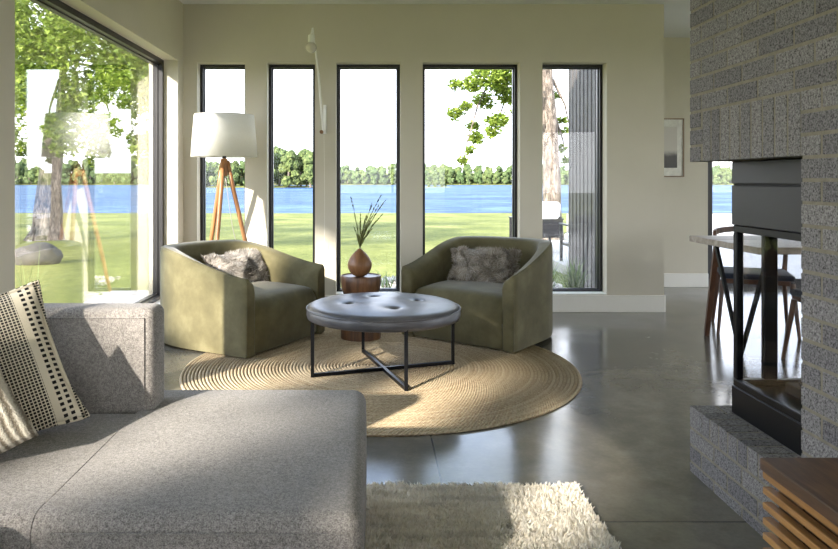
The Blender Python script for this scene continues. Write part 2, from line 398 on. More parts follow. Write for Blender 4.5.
# windows
def window(n, axis, a0, a1, z0, z1, pos, sgn, fw=.024, mull=()):
    """axis 'x': runs along X at y=pos; 'y': runs along Y at x=pos; sgn: outward direction. recess .12"""
    w = D.objects.new('window_%d' % n, None); COL.objects.link(w); w['kind'] = 'structure'
    def bx(mb, a, b, d0, d1, c, d, r=0):
        lo, hi = sorted((pos+sgn*d0, pos+sgn*d1))
        return mb.box(a, b, lo, hi, c, d, r, 1) if axis == 'x' else mb.box(lo, hi, a, b, c, d, r, 1)
    f = MB()
    for k, (d0, d1, g) in enumerate(((.12, .16, 0), (.16, .20, .009))):
        q = fw+g
        bx(f, a0, a1, d0, d1, z0, z0+q); bx(f, a0, a1, d0, d1, z1-q, z1)
        bx(f, a0, a0+q, d0, d1, z0+q, z1-q); bx(f, a1-q, a1, d0, d1, z0+q, z1-q)
        for mm in mull: bx(f, mm-q/2, mm+q/2, d0, d1, z0+q, z1-q)
    f.build('window_frame', 'black_frame', w)
    edges = [a0]+list(mull)+[a1]
    for e0, e1 in zip(edges, edges[1:]):
        g = MB(); bx(g, e0+fw, e1-fw, .172, .178, z0+fw, z1-fw); g.build('window_pane', 'glass_low_e' if n in (6, 7) else 'glass', w)
    s = MB(); bx(s, a0, a1, -.004, .118, z0-.001, z0+.012); s.build('window_sill', 'trim', w)
    return w
k = 1
for a, b in WB: window(k, 'x', a, b, ZW0, ZW1, YB, 1); k += 1
window(6, 'y', 3.34, 6.14, ZW0, 2.21, XL, -1, .04)
window(7, 'y', -2.6, 3.19, ZW0, 2.21, XL, -1, .04)
window(8, 'y', WR[0][0], WR[0][1], 0.02, 2.3, XR, 1, .05, (3.2, 5.0))
window(9, 'y', WR[1][0], WR[1][1], .3, 2.3, XR, 1, .05, (-1.4,))
window(10, 'x', WN[0][0], WN[0][1], .1, 2.4, YN, -1, .05, (.5,))
window(11, 'x', WN[1][0], WN[1][1], .1, 2.4, YN, -1, .05, (4.4,))
d = D.objects.new('door_1', None); COL.objects.link(d); d['kind'] = 'structure'
f = MB()
for a, b in ((DO[0], 4.93), (4.97, DO[1])):
    f.box(a, a+.05, YF+.0, YF+.07, 0.0, 2.22); f.box(b-.05, b, YF, YF+.07, 0, 2.22)
    f.box(a+.05, b-.05, YF, YF+.07, 0, .09); f.box(a+.05, b-.05, YF, YF+.07, 2.14, 2.22)
f.box(4.93, 4.97, YF, YF+.1, 0, 2.22); f.build('door_frame', 'black_frame', d)
for a, b in ((DO[0], 4.93), (4.97, DO[1])):
    MB().box(a+.05, b-.05, YF+.03, YF+.036, .09, 2.14).build('door_pane', 'glass', d)
MB().tube([(4.87, YF-.04, .9), (4.87, YF-.04, 1.2)], .01).box(4.86, 4.88, YF-.04, YF, .92, .94).box(4.86, 4.88, YF-.04, YF, 1.16, 1.18).build('door_handle', 'black_metal', d)

# ------------------------------------------------------------------ brick fireplace
BX, BX1 = 1.285, 2.12
BY1, BYO, BY0 = 2.87, 2.127, .45
CH, BL, J = .0677, .2032, .0108
LZ = 1.248; HZ = .264
def brickface(mb, u0, u1, z0, z1, emit, shift=0, zbase=0):
    """running bond measured back from u1 (the free corner)"""
    n = int((z1-zbase)/CH+.5); 
    for i in range(n+1):
        zz0 = zbase+i*CH; zz1 = zz0+CH-J
        if zz1 <= z0+.01 or zz0 >= z1-.012: continue
        a = max(zz0, z0); b = min(zz1, z1-J*.5 if z1 < 2.6 else z1)
        u = u1; first = True
        while u > u0+.012:
            L = (BL if (i+shift) % 2 else BL/2) if first else BL
            first = False
            v0 = max(u-L+J, u0); 
            if u-v0 > .012: emit(mb, v0, u, a, b)
            u -= L
    return mb
fr = thing('brick_fireplace', 'grey speckled brick fireplace and chimney with glass corner firebox and raised hearth at right', 'fireplace', (BX, BY1, 0))
def loc(mb): 
    mb.v = [(x-BX, y-BY1, z) for x, y, z in mb.v]; return mb
def fpart(mb, name, mat, smooth=False, parent=None): return loc(mb).build(name, mat, parent or fr, smooth)
dp = .012
west = lambda x0: (lambda mb, a, b, c, d: mb.box(x0, x0+.05, a+random.uniform(-.001, .001), b, c, d+random.uniform(-.001, .001), .0012, 1))
north = lambda y1: (lambda mb, a, b, c, d: mb.box(a, b, y1-.05, y1, c, d, .0012, 1))
# chimney
core = MB().box(BX+.0022, BX1, BY0, BY1-.0022, LZ+.002, ZC).box(BX+.0022, BX1, BY0, BYO-.004, HZ, LZ+.002)
fpart(core, 'chimney_mortar', 'mortar')
b = MB(); SO = 2.765; ztop = LZ+3*CH
brickface(b, BY0, BY1, ztop, ZC, west(BX), 1, LZ)
brickface(b, SO, BY1, LZ, ztop, west(BX), 0, LZ)
nS = 9; wS = (SO-BYO)/nS
for i in range(nS): b.box(BX, BX+.09, BYO+i*wS+J*.5, BYO+(i+1)*wS-J*.5, LZ, ztop-J, .0012, 1)
zb = LZ-math.ceil(LZ/CH)*CH
brickface(b, BY0, BYO, LZ, ztop, west(BX), 1, zb); brickface(b, BY0, BYO, HZ, LZ, west(BX), 1, zb)
brickface(b, BX+.055, BX1, LZ, ZC, north(BY1), 0, LZ)
fpart(b, 'chimney_brick', 'brick')
# soffit of bricks under the overhang
b = MB()
y = BY1
while y > BYO+.01:
    b.box(BX+.1, BX1-.01, y-CH+J, y-.008, LZ-.002, LZ+.02, .002, 1) if False else None; y -= CH
# hearth
hx1 = BX1+.1
fpart(MB().box(BX+.0022, hx1-.0015, BY0, BY1-.0022, 0.0, HZ-.0022), 'hearth_mortar', 'mortar')
b = MB(); RW = .082
brickface(b, BY0, BY1, 0, HZ-RW, west(BX), 1, HZ-RW-3*CH)
brickface(b, BX+.055, hx1, 0, HZ-RW, north(BY1), 0, HZ-RW-3*CH)
n = int((BY1-.105-BY0)/CH)
y = BY1-.105
b.box(BX, BX+.095, BY1-.10, BY1, HZ-RW, HZ, .0012, 1); b.box(BX+.105, BX+.31, BY1-.10, BY1, HZ-RW, HZ, .0012, 1)
b.box(BX+.32, BX+.52, BY1-.10, BY1, HZ-RW, HZ, .0012, 1); b.box(BX+.53, hx1, BY1-.10, BY1, HZ-RW, HZ, .0012, 1)
for i in range(n): 
    yy = y-i*CH
    if yy > BYO-.3: b.box(BX, BX+.2, yy-CH+J, yy, HZ-RW, HZ+random.uniform(-.0005, .0005), .0012, 1)
fpart(b, 'hearth_brick', 'brick')
# firebox
FX, FX1, FY = 1.41, 2.0, 2.785
g = MB(); 
p1 = MB().box(FX, FX1, BYO+.0, FY, 1.160, LZ-.002, .003, 1); fpart(p1, 'upper_panel', 'panel_metal')
p2 = MB().box(FX, FX1, BYO+.0, FY, 1.000, 1.154, .003, 1); fpart(p2, 'lower_panel', 'panel_metal')
fpart(MB().box(FX+.006, FX1-.006, BYO, FY-.006, 1.15, 1.165), 'panel_joint', 'soot')
fpart(MB().box(FX, FX1, BYO, FY, HZ, .372, .003, 1), 'base_panel', 'black_metal')
t = .028
fm = MB()
for z0, z1 in ((.372, .40), (.972, .999)):
    fm.box(FX+.004, FX+.004+t, BYO, FY-.004, z0, z1, .003, 1); fm.box(FX+.004+t, FX1-.004-t, FY-.004-t, FY-.004, z0, z1, .003, 1)
    fm.box(FX1-.004-t, FX1-.004, BYO, FY-.004, z0, z1, .003, 1)
for x in (FX+.004, FX1-.004-t): fm.box(x, x+t, FY-.004-t, FY-.004, .40, .972, .003, 1)
fm.box(1.522, 1.575, FY-.004-t, FY-.006, .40, .972, .003, 1)
ffr = fpart(fm, 'firebox_frame', 'black_metal')
fpart(MB().box(FX+.016, FX+.020, BYO+.002, FY-.034, .4, .972), 'glass_pane', 'fireglass', parent=ffr)
fpart(MB().box(FX+.036, 1.52, FY-.02, FY-.016, .4, .972).box(1.577, FX1-.036, FY-.02, FY-.016, .4, .972), 'end_glass_pane', 'fireglass', parent=ffr)
fpart(MB().box(FX1-.02, FX1-.016, BYO+.002, FY-.034, .4, .972), 'far_glass_pane', 'fireglass', parent=ffr)
bt = MB().box(1.56, 1.86, BYO+.02, FY-.10, .373, .41, .004, 1); btr = fpart(bt, 'burner_tray', 'soot')
bs = MB()
for i in range(140):
    c = Vector((random.uniform(1.58, 1.84), random.uniform(BYO+.05, FY-.12), .413)); s_ = random.uniform(.008, .014)
    q = bmesh.new(); bmesh.ops.create_icosphere(q, subdivisions=1, radius=s_); q.transform(Matrix.Translation(c)); bs.bm(q)
sx = fpart(bs, 'burner_stones', 'soot', parent=btr); sx['kind'] = 'stuff'

# ------------------------------------------------------------------ sofa
SZ = .42
sofa = thing('sectional_sofa', 'large heather grey fabric sectional sofa with chaise, filling the lower left corner', 'sofa', (-.8, 1.6, 0))
def spart(mb, name, mat='sofa', smooth=True, parent=None):
    mb.v = [(x+.8, y-1.6, z) for x, y, z in mb.v]; return mb.build(name, mat, parent or sofa, smooth)
def cushion(x0, x1, y0, y1, z0, z1, r=.045, crown=.012, seg=5, tight=None):
    b = bmesh.new(); bmesh.ops.create_cube(b, size=1)
    for v in b.verts: v.co = Vector(((x0+x1)/2+v.co.x*(x1-x0), (y0+y1)/2+v.co.y*(y1-y0), (z0+z1)/2+v.co.z*(z1-z0)))
    if tight is None: bmesh.ops.bevel(b, geom=b.edges[:], offset=r, segments=seg, profile=.5, affect='EDGES')
    else:
        bmesh.ops.bevel(b, geom=[e for e in b.edges if not all(abs(v.co.x-tight) < 1e-4 for v in e.verts)], offset=r, segments=seg, profile=.5, affect='EDGES')
    bmesh.ops.subdivide_edges(b, edges=[e for e in b.edges if e.calc_length() > .2], cuts=6, use_grid_fill=True)
    for v in b.verts:
        u = (v.co.x-(x0+x1)/2)/(x1-x0)*2; w = (v.co.y-(y0+y1)/2)/(y1-y0)*2
        if v.co.z > (z0+z1)/2: v.co.z += crown*(1-u*u)*(1-w*w)
        n_ = noise.noise(v.co*3.1); v.co += Vector((n_*.004, noise.noise(v.co*2.7+Vector((5, 0, 0)))*.004, n_*.004 if abs(u) < .9 and abs(w) < .9 else 0))
    m = MB(); m.bm(b); return m
chz = spart(cushion(-.763, -.02, 1.586, 2.59, .10, SZ, .045, .004, tight=-.763), 'chaise_cushion')
spart(cushion(-1.60, -.765, 1.586, 2.33, .10, SZ, .045, .002, tight=-.765), 'corner_cushion')
spart(cushion(-1.60, -.815, .55, 1.57, .10, SZ+.005, .04), 'seat_cushion')
bkp = spart(MB().box(-1.60, -.715, 2.33, 2.47, .08, .752, .032, 5), 'backrest_panel')
spart(MB().box(-1.64, -1.42, .55, 2.325, .40, .775, .06, 5), 'side_backrest')
spart(MB().box(-1.58, -.06, 1.62, 2.3, .05, .11, .01).box(-1.58, -.86, .6, 1.62, .05, .11, .01).box(-.74, -.06, 2.3, 2.55, .05, .11, .01), 'base')
for x, y in ((-.1, 1.66), (-.1, 2.5), (-1.54, 2.26), (-.92, .64), (-1.54, .64)):
    spart(MB().tube([(x, y, 0), (x, y, .055)], .02), 'leg', 'black_metal')
def seam(pts, r=.0022): return MB().tube(pts, r, 6)
spart(seam([(-.72, 1.583, SZ-.035), (-.4, 1.582, SZ-.034), (-.06, 1.583, SZ-.036)]), 'seam', parent=chz)
spart(seam([(-.764, 1.66, SZ-.001), (-.764, 1.9, SZ+.000), (-.764, 2.3, SZ-.001)], .0018), 'seam', parent=chz)
spart(seam([(-.748, 2.327, .11), (-.748, 2.327, .72)]).tube([(-1.55, 2.328, .722), (-.748, 2.328, .722)], .0022, 6), 'seam', parent=bkp)

# ------------------------------------------------------------------ pillows
def pillow_mesh(w, h, t, n=28, pinch=.085, wob=.012, seed=0):
    m = MB(); idx = {}
    for s in (1, -1):
        for i in range(n+1):
            for j in range(n+1):
                u = 2*i/n-1; v = 2*j/n-1
                if s == -1 and (i in (0, n) or j in (0, n)): idx[(s, i, j)] = idx[(1, i, j)]; continue
                x = w/2*u*(1-pinch*(1-v*v)); y = h/2*v*(1-pinch*(1-u*u))
                z = s*t/2*((1-abs(u)**2.6)*(1-abs(v)**2.6))**.55
                q = Vector((u*1.3, v*1.3, seed+s)); z += wob*noise.noise(q*1.7)*(1-abs(u))*(1-abs(v))*3
                x += wob*noise.noise(q+Vector((9, 0, 0))); y += wob*noise.noise(q+Vector((0, 9, 0)))
                idx[(s, i, j)] = len(m.v); m.v.append((x, y, z))
    for s in (1, -1):
        for i in range(n):
            for j in range(n):
                f = [idx[(s, i, j)], idx[(s, i+1, j)], idx[(s, i+1, j+1)], idx[(s, i, j+1)]]
                m.f.append(tuple(f if s == 1 else f[::-1]))
    m.edge = [m.v[idx[(1, i, 0)]] for i in range(n+1)]+[m.v[idx[(1, n, j)]] for j in range(1, n+1)]+[m.v[idx[(1, i, n)]] for i in range(n-1, -1, -1)]+[m.v[idx[(1, 0, j)]] for j in range(n-1, 0, -1)]
    return m
def frame_ay(ax, ay):
    ay = Vector(ay).normalized(); ax = Vector(ax); ax = (ax-ay*ax.dot(ay)).normalized(); return frame_at((0, 0, 0), ax, ay)
def pillow(name, label, mat, w, h, t, BR, ax, ay, pm=None, fur=0, seed=0, fl=.03, cat='pillow'):
    """BR bottom-right corner; ax = direction from left to right; ay up"""
    R = frame_ay(ax, ay); c = Vector(BR)-R.to_3x3()@Vector((w/2, -h/2, 0))
    R.translation = c
    m = pillow_mesh(w, h, t, seed=seed)
    if fur:
        root = D.objects.new(name, None); COL.objects.link(root); root.matrix_world = R; tag(root, label, cat)
        m.build('pillow_body', mat, root, 'all')
        fm = MB(); vs = m.v; rnd = random.Random(seed)
        for _ in range(fur):
            f = m.f[rnd.randrange(len(m.f))]; a, b, c_, d_ = [Vector(vs[i]) for i in f]
            s_, t_ = rnd.random(), rnd.random(); p = (a*(1-s_)+b*s_)*(1-t_)+(d_*(1-s_)+c_*s_)*t_
            nn = (b-a).cross(d_-a)
            if nn.length < 1e-9: continue
            nn.normalize(); q = p*14
            sw = Vector((noise.noise(q), noise.noise(q+Vector((7, 3, 1))), noise.noise(q+Vector((1, 8, 5)))))
            dd = (nn*.55+sw*1.6+Vector((rnd.uniform(-.4, .4), rnd.uniform(-.7, .1), rnd.uniform(-.3, .3)))).normalized()
            if dd.dot(nn) < .12: dd = (dd+nn*.5).normalized()
            fm.blade(p, dd, dd.cross(nn if abs(dd.dot(nn)) < .95 else Vector((1, 0, .1))).normalized(), rnd.uniform(.003, .006), fl*rnd.uniform(.6, 1.3), sw*.3)
        fu = fm.build('fur', mat, root); fu['kind'] = 'stuff'
        return root
    o = m.build(name, mat, None, 'all'); o.matrix_world = R; tag(o, label, cat)
    if pm:
        e = m.edge+[m.edge[0]]; p = MB().tube(e, .006, 8, False).build('piping', pm, o, 'all')
    return o
pillow('throw_pillow', 'black and cream woven square pillow leaning on the grey sofa back', 'woven', .47, .45, .15, (-.86, 2.15, .462), (.92, .40, -.12), (-.44, .2, .88), 'woven', seed=2)
pillow('throw_pillow', 'cream ribbed knit pillow at the left edge of the sofa, before the patterned one', 'ribbed', .44, .40, .14, (-.89, 1.90, .49), (1, .2, 0), (-.50, .14, .84), seed=5)

# ------------------------------------------------------------------ rugs
def jute():
    R = 1.235; m = MB(); n = 300; P = .021; prof = []
    k = int(R/P)
    for i in range(k):
        r0 = i*P
        for t_ in (0.0, .2, .5, .8): prof.append((r0+t_*P, .006+.009*abs(sin(pi*t_))**.6 if t_ else .006))
    prof.append((k*P, .006)); prof.append((k*P+.001, .0015))
    prof = [(max(r, .0005), z) for r, z in prof]
    m.lathe(prof, (0, 0, 0), n)
    m.v = [(x*(1+.004*noise.noise(Vector((x*2, y*2, 0)))), y*(1+.004*noise.noise(Vector((x*2, y*2, 3)))), z) for x, y, z in m.v]
    return m
o = jute().build('jute_rug', 'jute', None, 'all'); o.location = (.05, 4.463, .0)
tag(o, 'large round braided jute rug under the round ottoman and armchairs', 'rug')
def shag():
    x0, x1, y0, y1 = -.95, .775, 1.2, 2.70; m = MB(); rnd = random.Random(3)
    root = thing('shag_rug', 'cream shag area rug beside the sofa at the bottom of the picture', 'rug', ((x0+x1)/2, (y0+y1)/2, 0))
    cx, cy = (x0+x1)/2, (y0+y1)/2
    MB().box(x0-cx, x1-cx, y0-cy, y1-cy, .001, .012).build('rug_backing', 'shag', root)
    for i in range(52000):
        x = rnd.uniform(-.15, x1+.004); y = rnd.uniform(1.75, y1+.004)
        if i % 6 == 0: x = rnd.uniform(x0, x1); y = rnd.uniform(y0, y1)
        # clumps
        q = Vector((x*38, y*38, 0)); a = Vector((noise.noise(q), noise.noise(q+Vector((40, 0, 0))), 0))
        dd = Vector((a.x*1.7+rnd.uniform(-.35, .35), a.y*1.7+rnd.uniform(-.35, .35), 1)).normalized()
        sd = Vector((rnd.uniform(-1, 1), rnd.uniform(-1, 1), 0)).normalized()
        l = .022*(1+.5*noise.noise(Vector((x*6, y*40, 5))))*rnd.uniform(.75, 1.15)
        m.blade(Vector((x-cx, y-cy, .010)), dd, sd, .0055, l, (a.x*.3, a.y*.3, -.15))
    p = m.build('rug_pile', 'shag', root); p['kind'] = 'stuff'
shag()

# ------------------------------------------------------------------ barrel chairs
def barrel(name, label, loc_, yaw, Dp=.92):
    root = thing(name, label, 'armchair', loc_, yaw)      # local: front faces -Y, front edge at y=0
    W, T = .465, .095
    n = 72; outer = []; inner = []; hs = []
    def path(W_, D_, straight, n_=n):
        pts = []
        for i in range(n_+1):
            a = -pi/2+pi*i/n_   # -90..90 -> left to right through the back
            pts.append(a)
        return pts
    def pt(a, w, d, y0, e=2.7):
        c, s = cos(a), sin(a)   # a=-90 left, 0 back, 90 right
        x = w*math.copysign(abs(s)**(2/e), s); y = y0+d*abs(c)**(2/e); return x, y
    fr_y = .38
    pth_o = [(-W, fr_y*k/8) for k in range(8)]+[pt(-pi/2+pi*i/n, W, Dp-fr_y, fr_y) for i in range(n+1)]+[(W, fr_y*(7-k)/8) for k in range(8)]
    pth_i = [(-W+T, fr_y*k/8) for k in range(8)]+[pt(-pi/2+pi*i/n, W-T, Dp-fr_y-T*1.25, fr_y) for i in range(n+1)]+[(W-T, fr_y*(7-k)/8) for k in range(8)]
    m = MB(); K = len(pth_o); prof_n = 0
    for k in range(K):
        (ox, oy), (ix, iy) = pth_o[k], pth_i[k]
        t_ = min(1, max(0, oy/(Dp*.80))); h = .520+(.178 if Dp < .95 else .160)*(t_*t_*(3-2*t_)*.6+t_*.4)
        prof = []
        z0 = .008
        drop = .012+.045*(1-t_)
        O = Vector((ox, oy, 0)); I = Vector((ix, iy, 0))
        for q, z in ((0.02, z0), (0.0, z0+.02), (0, .2), (0, .36), (0, h-.05), (.01, h-.024), (.06, h-.008), (.16, h), (.45, h-drop*.3), (.80, h-drop*.7), (.94, h-drop-.010), (1.0, h-drop-.035), (1.0, .36), (1.0, z0)):
            p = O.lerp(I, q); prof.append((p.x, p.y, z))
        prof_n = len(prof); m.v += prof
    for k in range(K-1):
        for j in range(prof_n):
            j2 = (j+1) % prof_n
            m.f.append((k*prof_n+j, k*prof_n+j2, (k+1)*prof_n+j2, (k+1)*prof_n+j))
    # rounded front end caps
    for k, fl in ((0, 1), (K-1, 0)):
        base = [Vector(m.v[k*prof_n+j]) for j in range(prof_n)]
        cen = sum(base, Vector())/prof_n; prev = [k*prof_n+j for j in range(prof_n)]
        for dy, ins in ((-.008, .004), (-.012, .014)):
            cur = []
            for b_ in base:
                dx = math.copysign(min(ins, abs(cen.x-b_.x)*.8), cen.x-b_.x); dz = -ins if b_.z > .3 else ins*.3
                cur.append(len(m.v)); m.v.append((b_.x+dx, dy, b_.z+(dz if b_.z > h_min(b_) else 0)))
            for j in range(prof_n):
                j2 = (j+1) % prof_n; f = (prev[j], cur[j], cur[j2], prev[j2]); m.f.append(f if fl else f[::-1])
            prev = cur
        m.f.append(tuple(prev) if fl else tuple(prev[::-1]))
    sh_ = m.build('shell', 'velvet', root, True)
    # welt along the outer top edge
    w = MB(); e = []
    for k in range(K): e.append(m.v[k*prof_n+6])
    w.tube([(e[0][0], -.010, .015)]+[(e[0][0]-.0, -.010, e[0][2]-.03)]+e+[(e[-1][0], -.010, e[-1][2]-.03)]+[(e[-1][0], -.010, .015)], .0035, 6).build('welt', 'velvet', sh_, 'all')
    # seat: crowned block with soft rolled front, filling between the arms
    xs = 22; ys = 22; s = MB(); wi = W-T-.003
    def halfw(y):
        if y <= fr_y: return wi
        d_ = Dp-fr_y-T*1.25-.003; q = min(1, (y-fr_y)/d_); return wi*max(0.02, (1-q**2.7))**(1/2.7)
    rows = [(-.004, .012), (-.018, .03), (-.024, .16), (-.024, .25), (-.014, .310), (.012, .350), (.05, .368)]
    for i in range(ys): 
        y = .09+(Dp-T-.16)*i/(ys-1); rows.append((y, .368+.016*sin(pi*min(1, y/.7))))
    for y, z in rows:
        hw = halfw(max(0, y))
        for i in range(xs+1):
            u = 2*i/xs-1
            ed = .022*abs(u)**8; s.v.append((u*hw, y+(ed if y < .03 else 0), z-(ed if z > .3 else 0)+(.006*(1-u*u) if z > .345 else 0)))
    for r_ in range(len(rows)-1):
        for i in range(xs):
            a = r_*(xs+1)+i; s.f.append((a, a+1, a+xs+2, a+xs+1))
    s.build('seat', 'velvet', root, 'all')
    MB().lathe([(.30, .0), (.30, .006), (.28, .010)], (0, .45, .0), 40).build('swivel_base', 'black_metal', root)
    MB().box(-W+.03, W-.03, .02, .5, .010, .04).build('bottom_panel', 'soot', root)
    return root
def h_min(b_): return .3
def yaw_for(front): return atan2(front[0], -front[1])   # local -Y -> front
# chair 1
A = Vector((-.81, 4.60)); B = Vector((-.34, 5.44)); mid = (A+B)/2; fd = Vector((B.y-A.y, -(B.x-A.x))).normalized()
barrel('barrel_armchair', 'olive green velvet barrel armchair left of the side table, sunlit on its side', (mid.x-.02, mid.y-.02, .014), yaw_for(fd), 1.0)
c1 = mid.copy(); f1 = fd.copy()
A = Vector((.24, 5.30)); B = Vector((.94, 4.75)); mid = (A+B)/2; fd = Vector((B.y-A.y, -(B.x-A.x))).normalized()
barrel('barrel_armchair', 'olive green velvet barrel armchair right of the side table, back to the tall windows', (mid.x, mid.y, .015), yaw_for(fd))
c2 = mid.copy(); f2 = fd.copy()
# fur pillows on the chairs
def chair_pt(c, f, lx, ly):  # lx to the chair's local +x, ly backwards
    # local -Y=f ; local +X = rotate
    yw = yaw_for(f); return Vector((c.x+cos(yw)*lx-sin(yw)*ly, c.y+sin(yw)*lx+cos(yw)*ly))
def on_chair(label, mat, c, f, lx, ly, w, h, tilt, seed, z=.425, rotz=0, lean=.35, t=.13):
    yw = yaw_for(f)+rotz; ax = Vector((cos(yw), sin(yw), tilt)); bk = Vector((-sin(yw), cos(yw), 0))
    ay = Vector((bk.x*lean, bk.y*lean, 1)); p = chair_pt(c, f, lx, ly)
    R = frame_at((0, 0, 0), ax, ay).to_3x3(); cen = Vector((p.x, p.y, z))+R@Vector((0, h/2, 0)); BR = cen+R@Vector((w/2, -h/2, 0))
    pillow('fur_pillow', label, mat, w, h, t, BR, ax, ay, None, 16000, seed)
on_chair('silvery grey shaggy fur pillow on the left green armchair', 'fur2', c1, f1, .10, .50, .54, .27, .02, 11, .378, -.15, .6)
on_chair('taupe shaggy fur lumbar pillow on the right green armchair', 'fur', c2, f2, -.03, .44, .54, .28, .03, 12, .378, .25, .45)

# ------------------------------------------------------------------ ottoman
oc = Vector((.07, 4.35, 0))
ot = thing('round_ottoman', 'round grey leather tufted ottoman on a black steel cross frame, on the jute rug', 'ottoman', (oc.x, oc.y, .015))
legs = [at(312, 378, 1), at(406, 393, 1), at(453, 365, 1), at(367, 354, 1)]
ang0 = atan2(-.255, .42)
angs = [radians(-62), radians(28), radians(118), radians(208)]
btn = [(.21, radians(-10+90*i)) for i in range(4)]
btn = [(-.21, -.04), (-.057, .22), (.21, .07), (.06, -.20)]
m = MB(); NR, NA = 46, 96; R = .468
def topz(x, y):
    r = sqrt(x*x+y*y)/R; z = .40+.022*(1-r**4)
    for bx_, by_ in btn:
        d_ = sqrt((x-bx_)**2+(y-by_)**2); z -= .020*math.exp(-(d_/.026)**2)+.008*math.exp(-(d_/.09)**2)
    return z+.002*noise.noise(Vector((x*9, y*9, 0)))
prof_side = [(.452, .322), (.465, .327), (.470, .345), (.469, .380)]
m.v.append((0, 0, topz(0, 0)))
for i in range(1, NR+1):
    r = R*.985*i/NR
    for k in range(NA):
        a = 2*pi*k/NA; x, y = r*cos(a), r*sin(a); z = topz(x, y)
        if i > NR-4: z -= (i-(NR-4))**2*.0006
        m.v.append((x, y, z))
for k in range(NA): m.f.append((0, 1+k, 1+(k+1) % NA))
for i in range(NR-1):
    for k in range(NA):
        a = 1+i*NA; m.f.append((a+k, a+NA+k, a+NA+(k+1) % NA, a+(k+1) % NA))
last = 1+(NR-1)*NA
for r, z in reversed(prof_side):
    o_ = len(m.v)
    for k in range(NA): m.v.append((r*cos(2*pi*k/NA), r*sin(2*pi*k/NA), z))
    for k in range(NA): m.f.append((last+k, o_+k, o_+(k+1) % NA, last+(k+1) % NA))
    last = o_
m.f.append(tuple(last+k for k in range(NA))[::-1])
ocu = m.build('cushion', 'leather', ot, 'all')
pts = [(R*1.003*cos(2*pi*k/96), R*1.003*sin(2*pi*k/96), .384) for k in range(97)]
MB().tube(pts, .0035, 6, False).build('piping', 'leather', ocu, 'all')
for bx_, by_ in btn:
    MB().lathe([(.001, -.004), (.010, -.003), (.013, .001), (.009, .005), (.001, .006)], (bx_, by_, topz(bx_, by_)+.002), 16).build('button', 'leather', ocu, 'all')
fb = MB()
P = [Vector((.44*cos(a), .44*sin(a), 0)) for a in (atan2(-.33, .10), atan2(.02, .44), atan2(.35, -.10), atan2(-.02, -.44))]
# legs measured from the photo
LP = [Vector((-.42, -.17, 0)), Vector((.44, .13, 0)), Vector((.118, -.44, 0)), Vector((-.13, .43, 0))]
for p in LP: 
    MB().bar((p.x, p.y, .0), (p.x, p.y, .348), .02).build('leg', 'black_metal', ot)
MB().bar(LP[0]+Vector((0, 0, .011)), LP[1]+Vector((0, 0, .011)), .02).bar(LP[2]+Vector((0, 0, .012)), LP[3]+Vector((0, 0, .012)), .02).build('cross_bar', 'black_metal', ot)
MB().bar(LP[0]+Vector((0, 0, .338)), LP[1]+Vector((0, 0, .338)), .018).bar(LP[2]+Vector((0, 0, .337)), LP[3]+Vector((0, 0, .337)), .018).build('top_cross_bar', 'black_metal', ot)

# ------------------------------------------------------------------ side table, vase
st = thing('side_table', 'round walnut drum side table between the two green armchairs', 'side table', (-.082, 5.24, .015))
MB().lathe([(.05, .30), (.105, .305), (.130, .325), (.143, .36), (.149, .41), (.150, .452), (.146, .458), (.139, .459), (.136, .452), (.001, .451)], n=64).build('tabletop', 'walnut', st, True)
MB().lathe([(.08, .17), (.075, .235), (.082, .303)], n=48).build('stem', 'walnut', st, True)
MB().lathe([(.148, 0), (.149, .01), (.149, .155), (.143, .165), (.08, .172)], n=64).build('drum_base', 'walnut', st, True)
vz = .467
va = thing('bud_vase', 'teardrop turned wood bud vase standing on the walnut side table', 'vase', (-.09, 5.22, vz))
kp = [(.030, 0), (.052, .012), (.074, .034), (.087, .064), (.090, .086), (.086, .108), (.073, .136), (.055, .160), (.036, .180), (.020, .195), (.011, .205)]
pr = []
for (r0, z0), (r1, z1) in zip(kp, kp[1:]):
    for k in range(3): pr.append((r0+(r1-r0)*k/3, z0+(z1-z0)*k/3))
pr.append(kp[-1])
MB().lathe(pr, n=48).build('vase_body', 'vase', va, 'all')
rnd = random.Random(4)
tips = [(352, 198), (360, 212), (372, 204), (378, 206), (386, 200), (383, 213), (353, 228), (372, 230), (380, 196), (367, 216)]
for i, (x_, y_) in enumerate(tips):
    tp = at(x_+rnd.uniform(-1, 1), y_, 5.22)-Vector((-.09, 5.22, vz)); tp.y = rnd.uniform(-.10, .10)
    s0 = Vector((0, 0, .19)); pts = []
    for k in range(9):
        t_ = k/8; p = s0.lerp(tp, t_); p.x = tp.x*(t_**1.5); p.y = tp.y*t_**1.5; pts.append(p)
    q = MB().tube(pts, [.0022-.0012*k/8 for k in range(9)], 5)
    for k in range(46):
        t_ = rnd.uniform(.15, 1.0); i0 = min(7, int(t_*8)); p = pts[i0].lerp(pts[i0+1], t_*8-i0)
        up = (pts[i0+1]-pts[i0]).normalized(); sd = Vector((rnd.uniform(-1, 1), rnd.uniform(-1, 1), 0)).normalized()
        big = t_ > .62
        q.blade(p, (up+sd*(.5 if big else .25)).normalized(), up.cross(sd).normalized(), (.008 if big else .004), rnd.uniform(.012, .024) if big else rnd.uniform(.03, .07))
    gs_ = q.build('dried_grass', 'dry', None, False, (-.09, 5.22, vz)); tag(gs_, 'thin dried grass stem standing in the teardrop wood vase', 'dried grass', 'dried grass stems in the wooden vase')

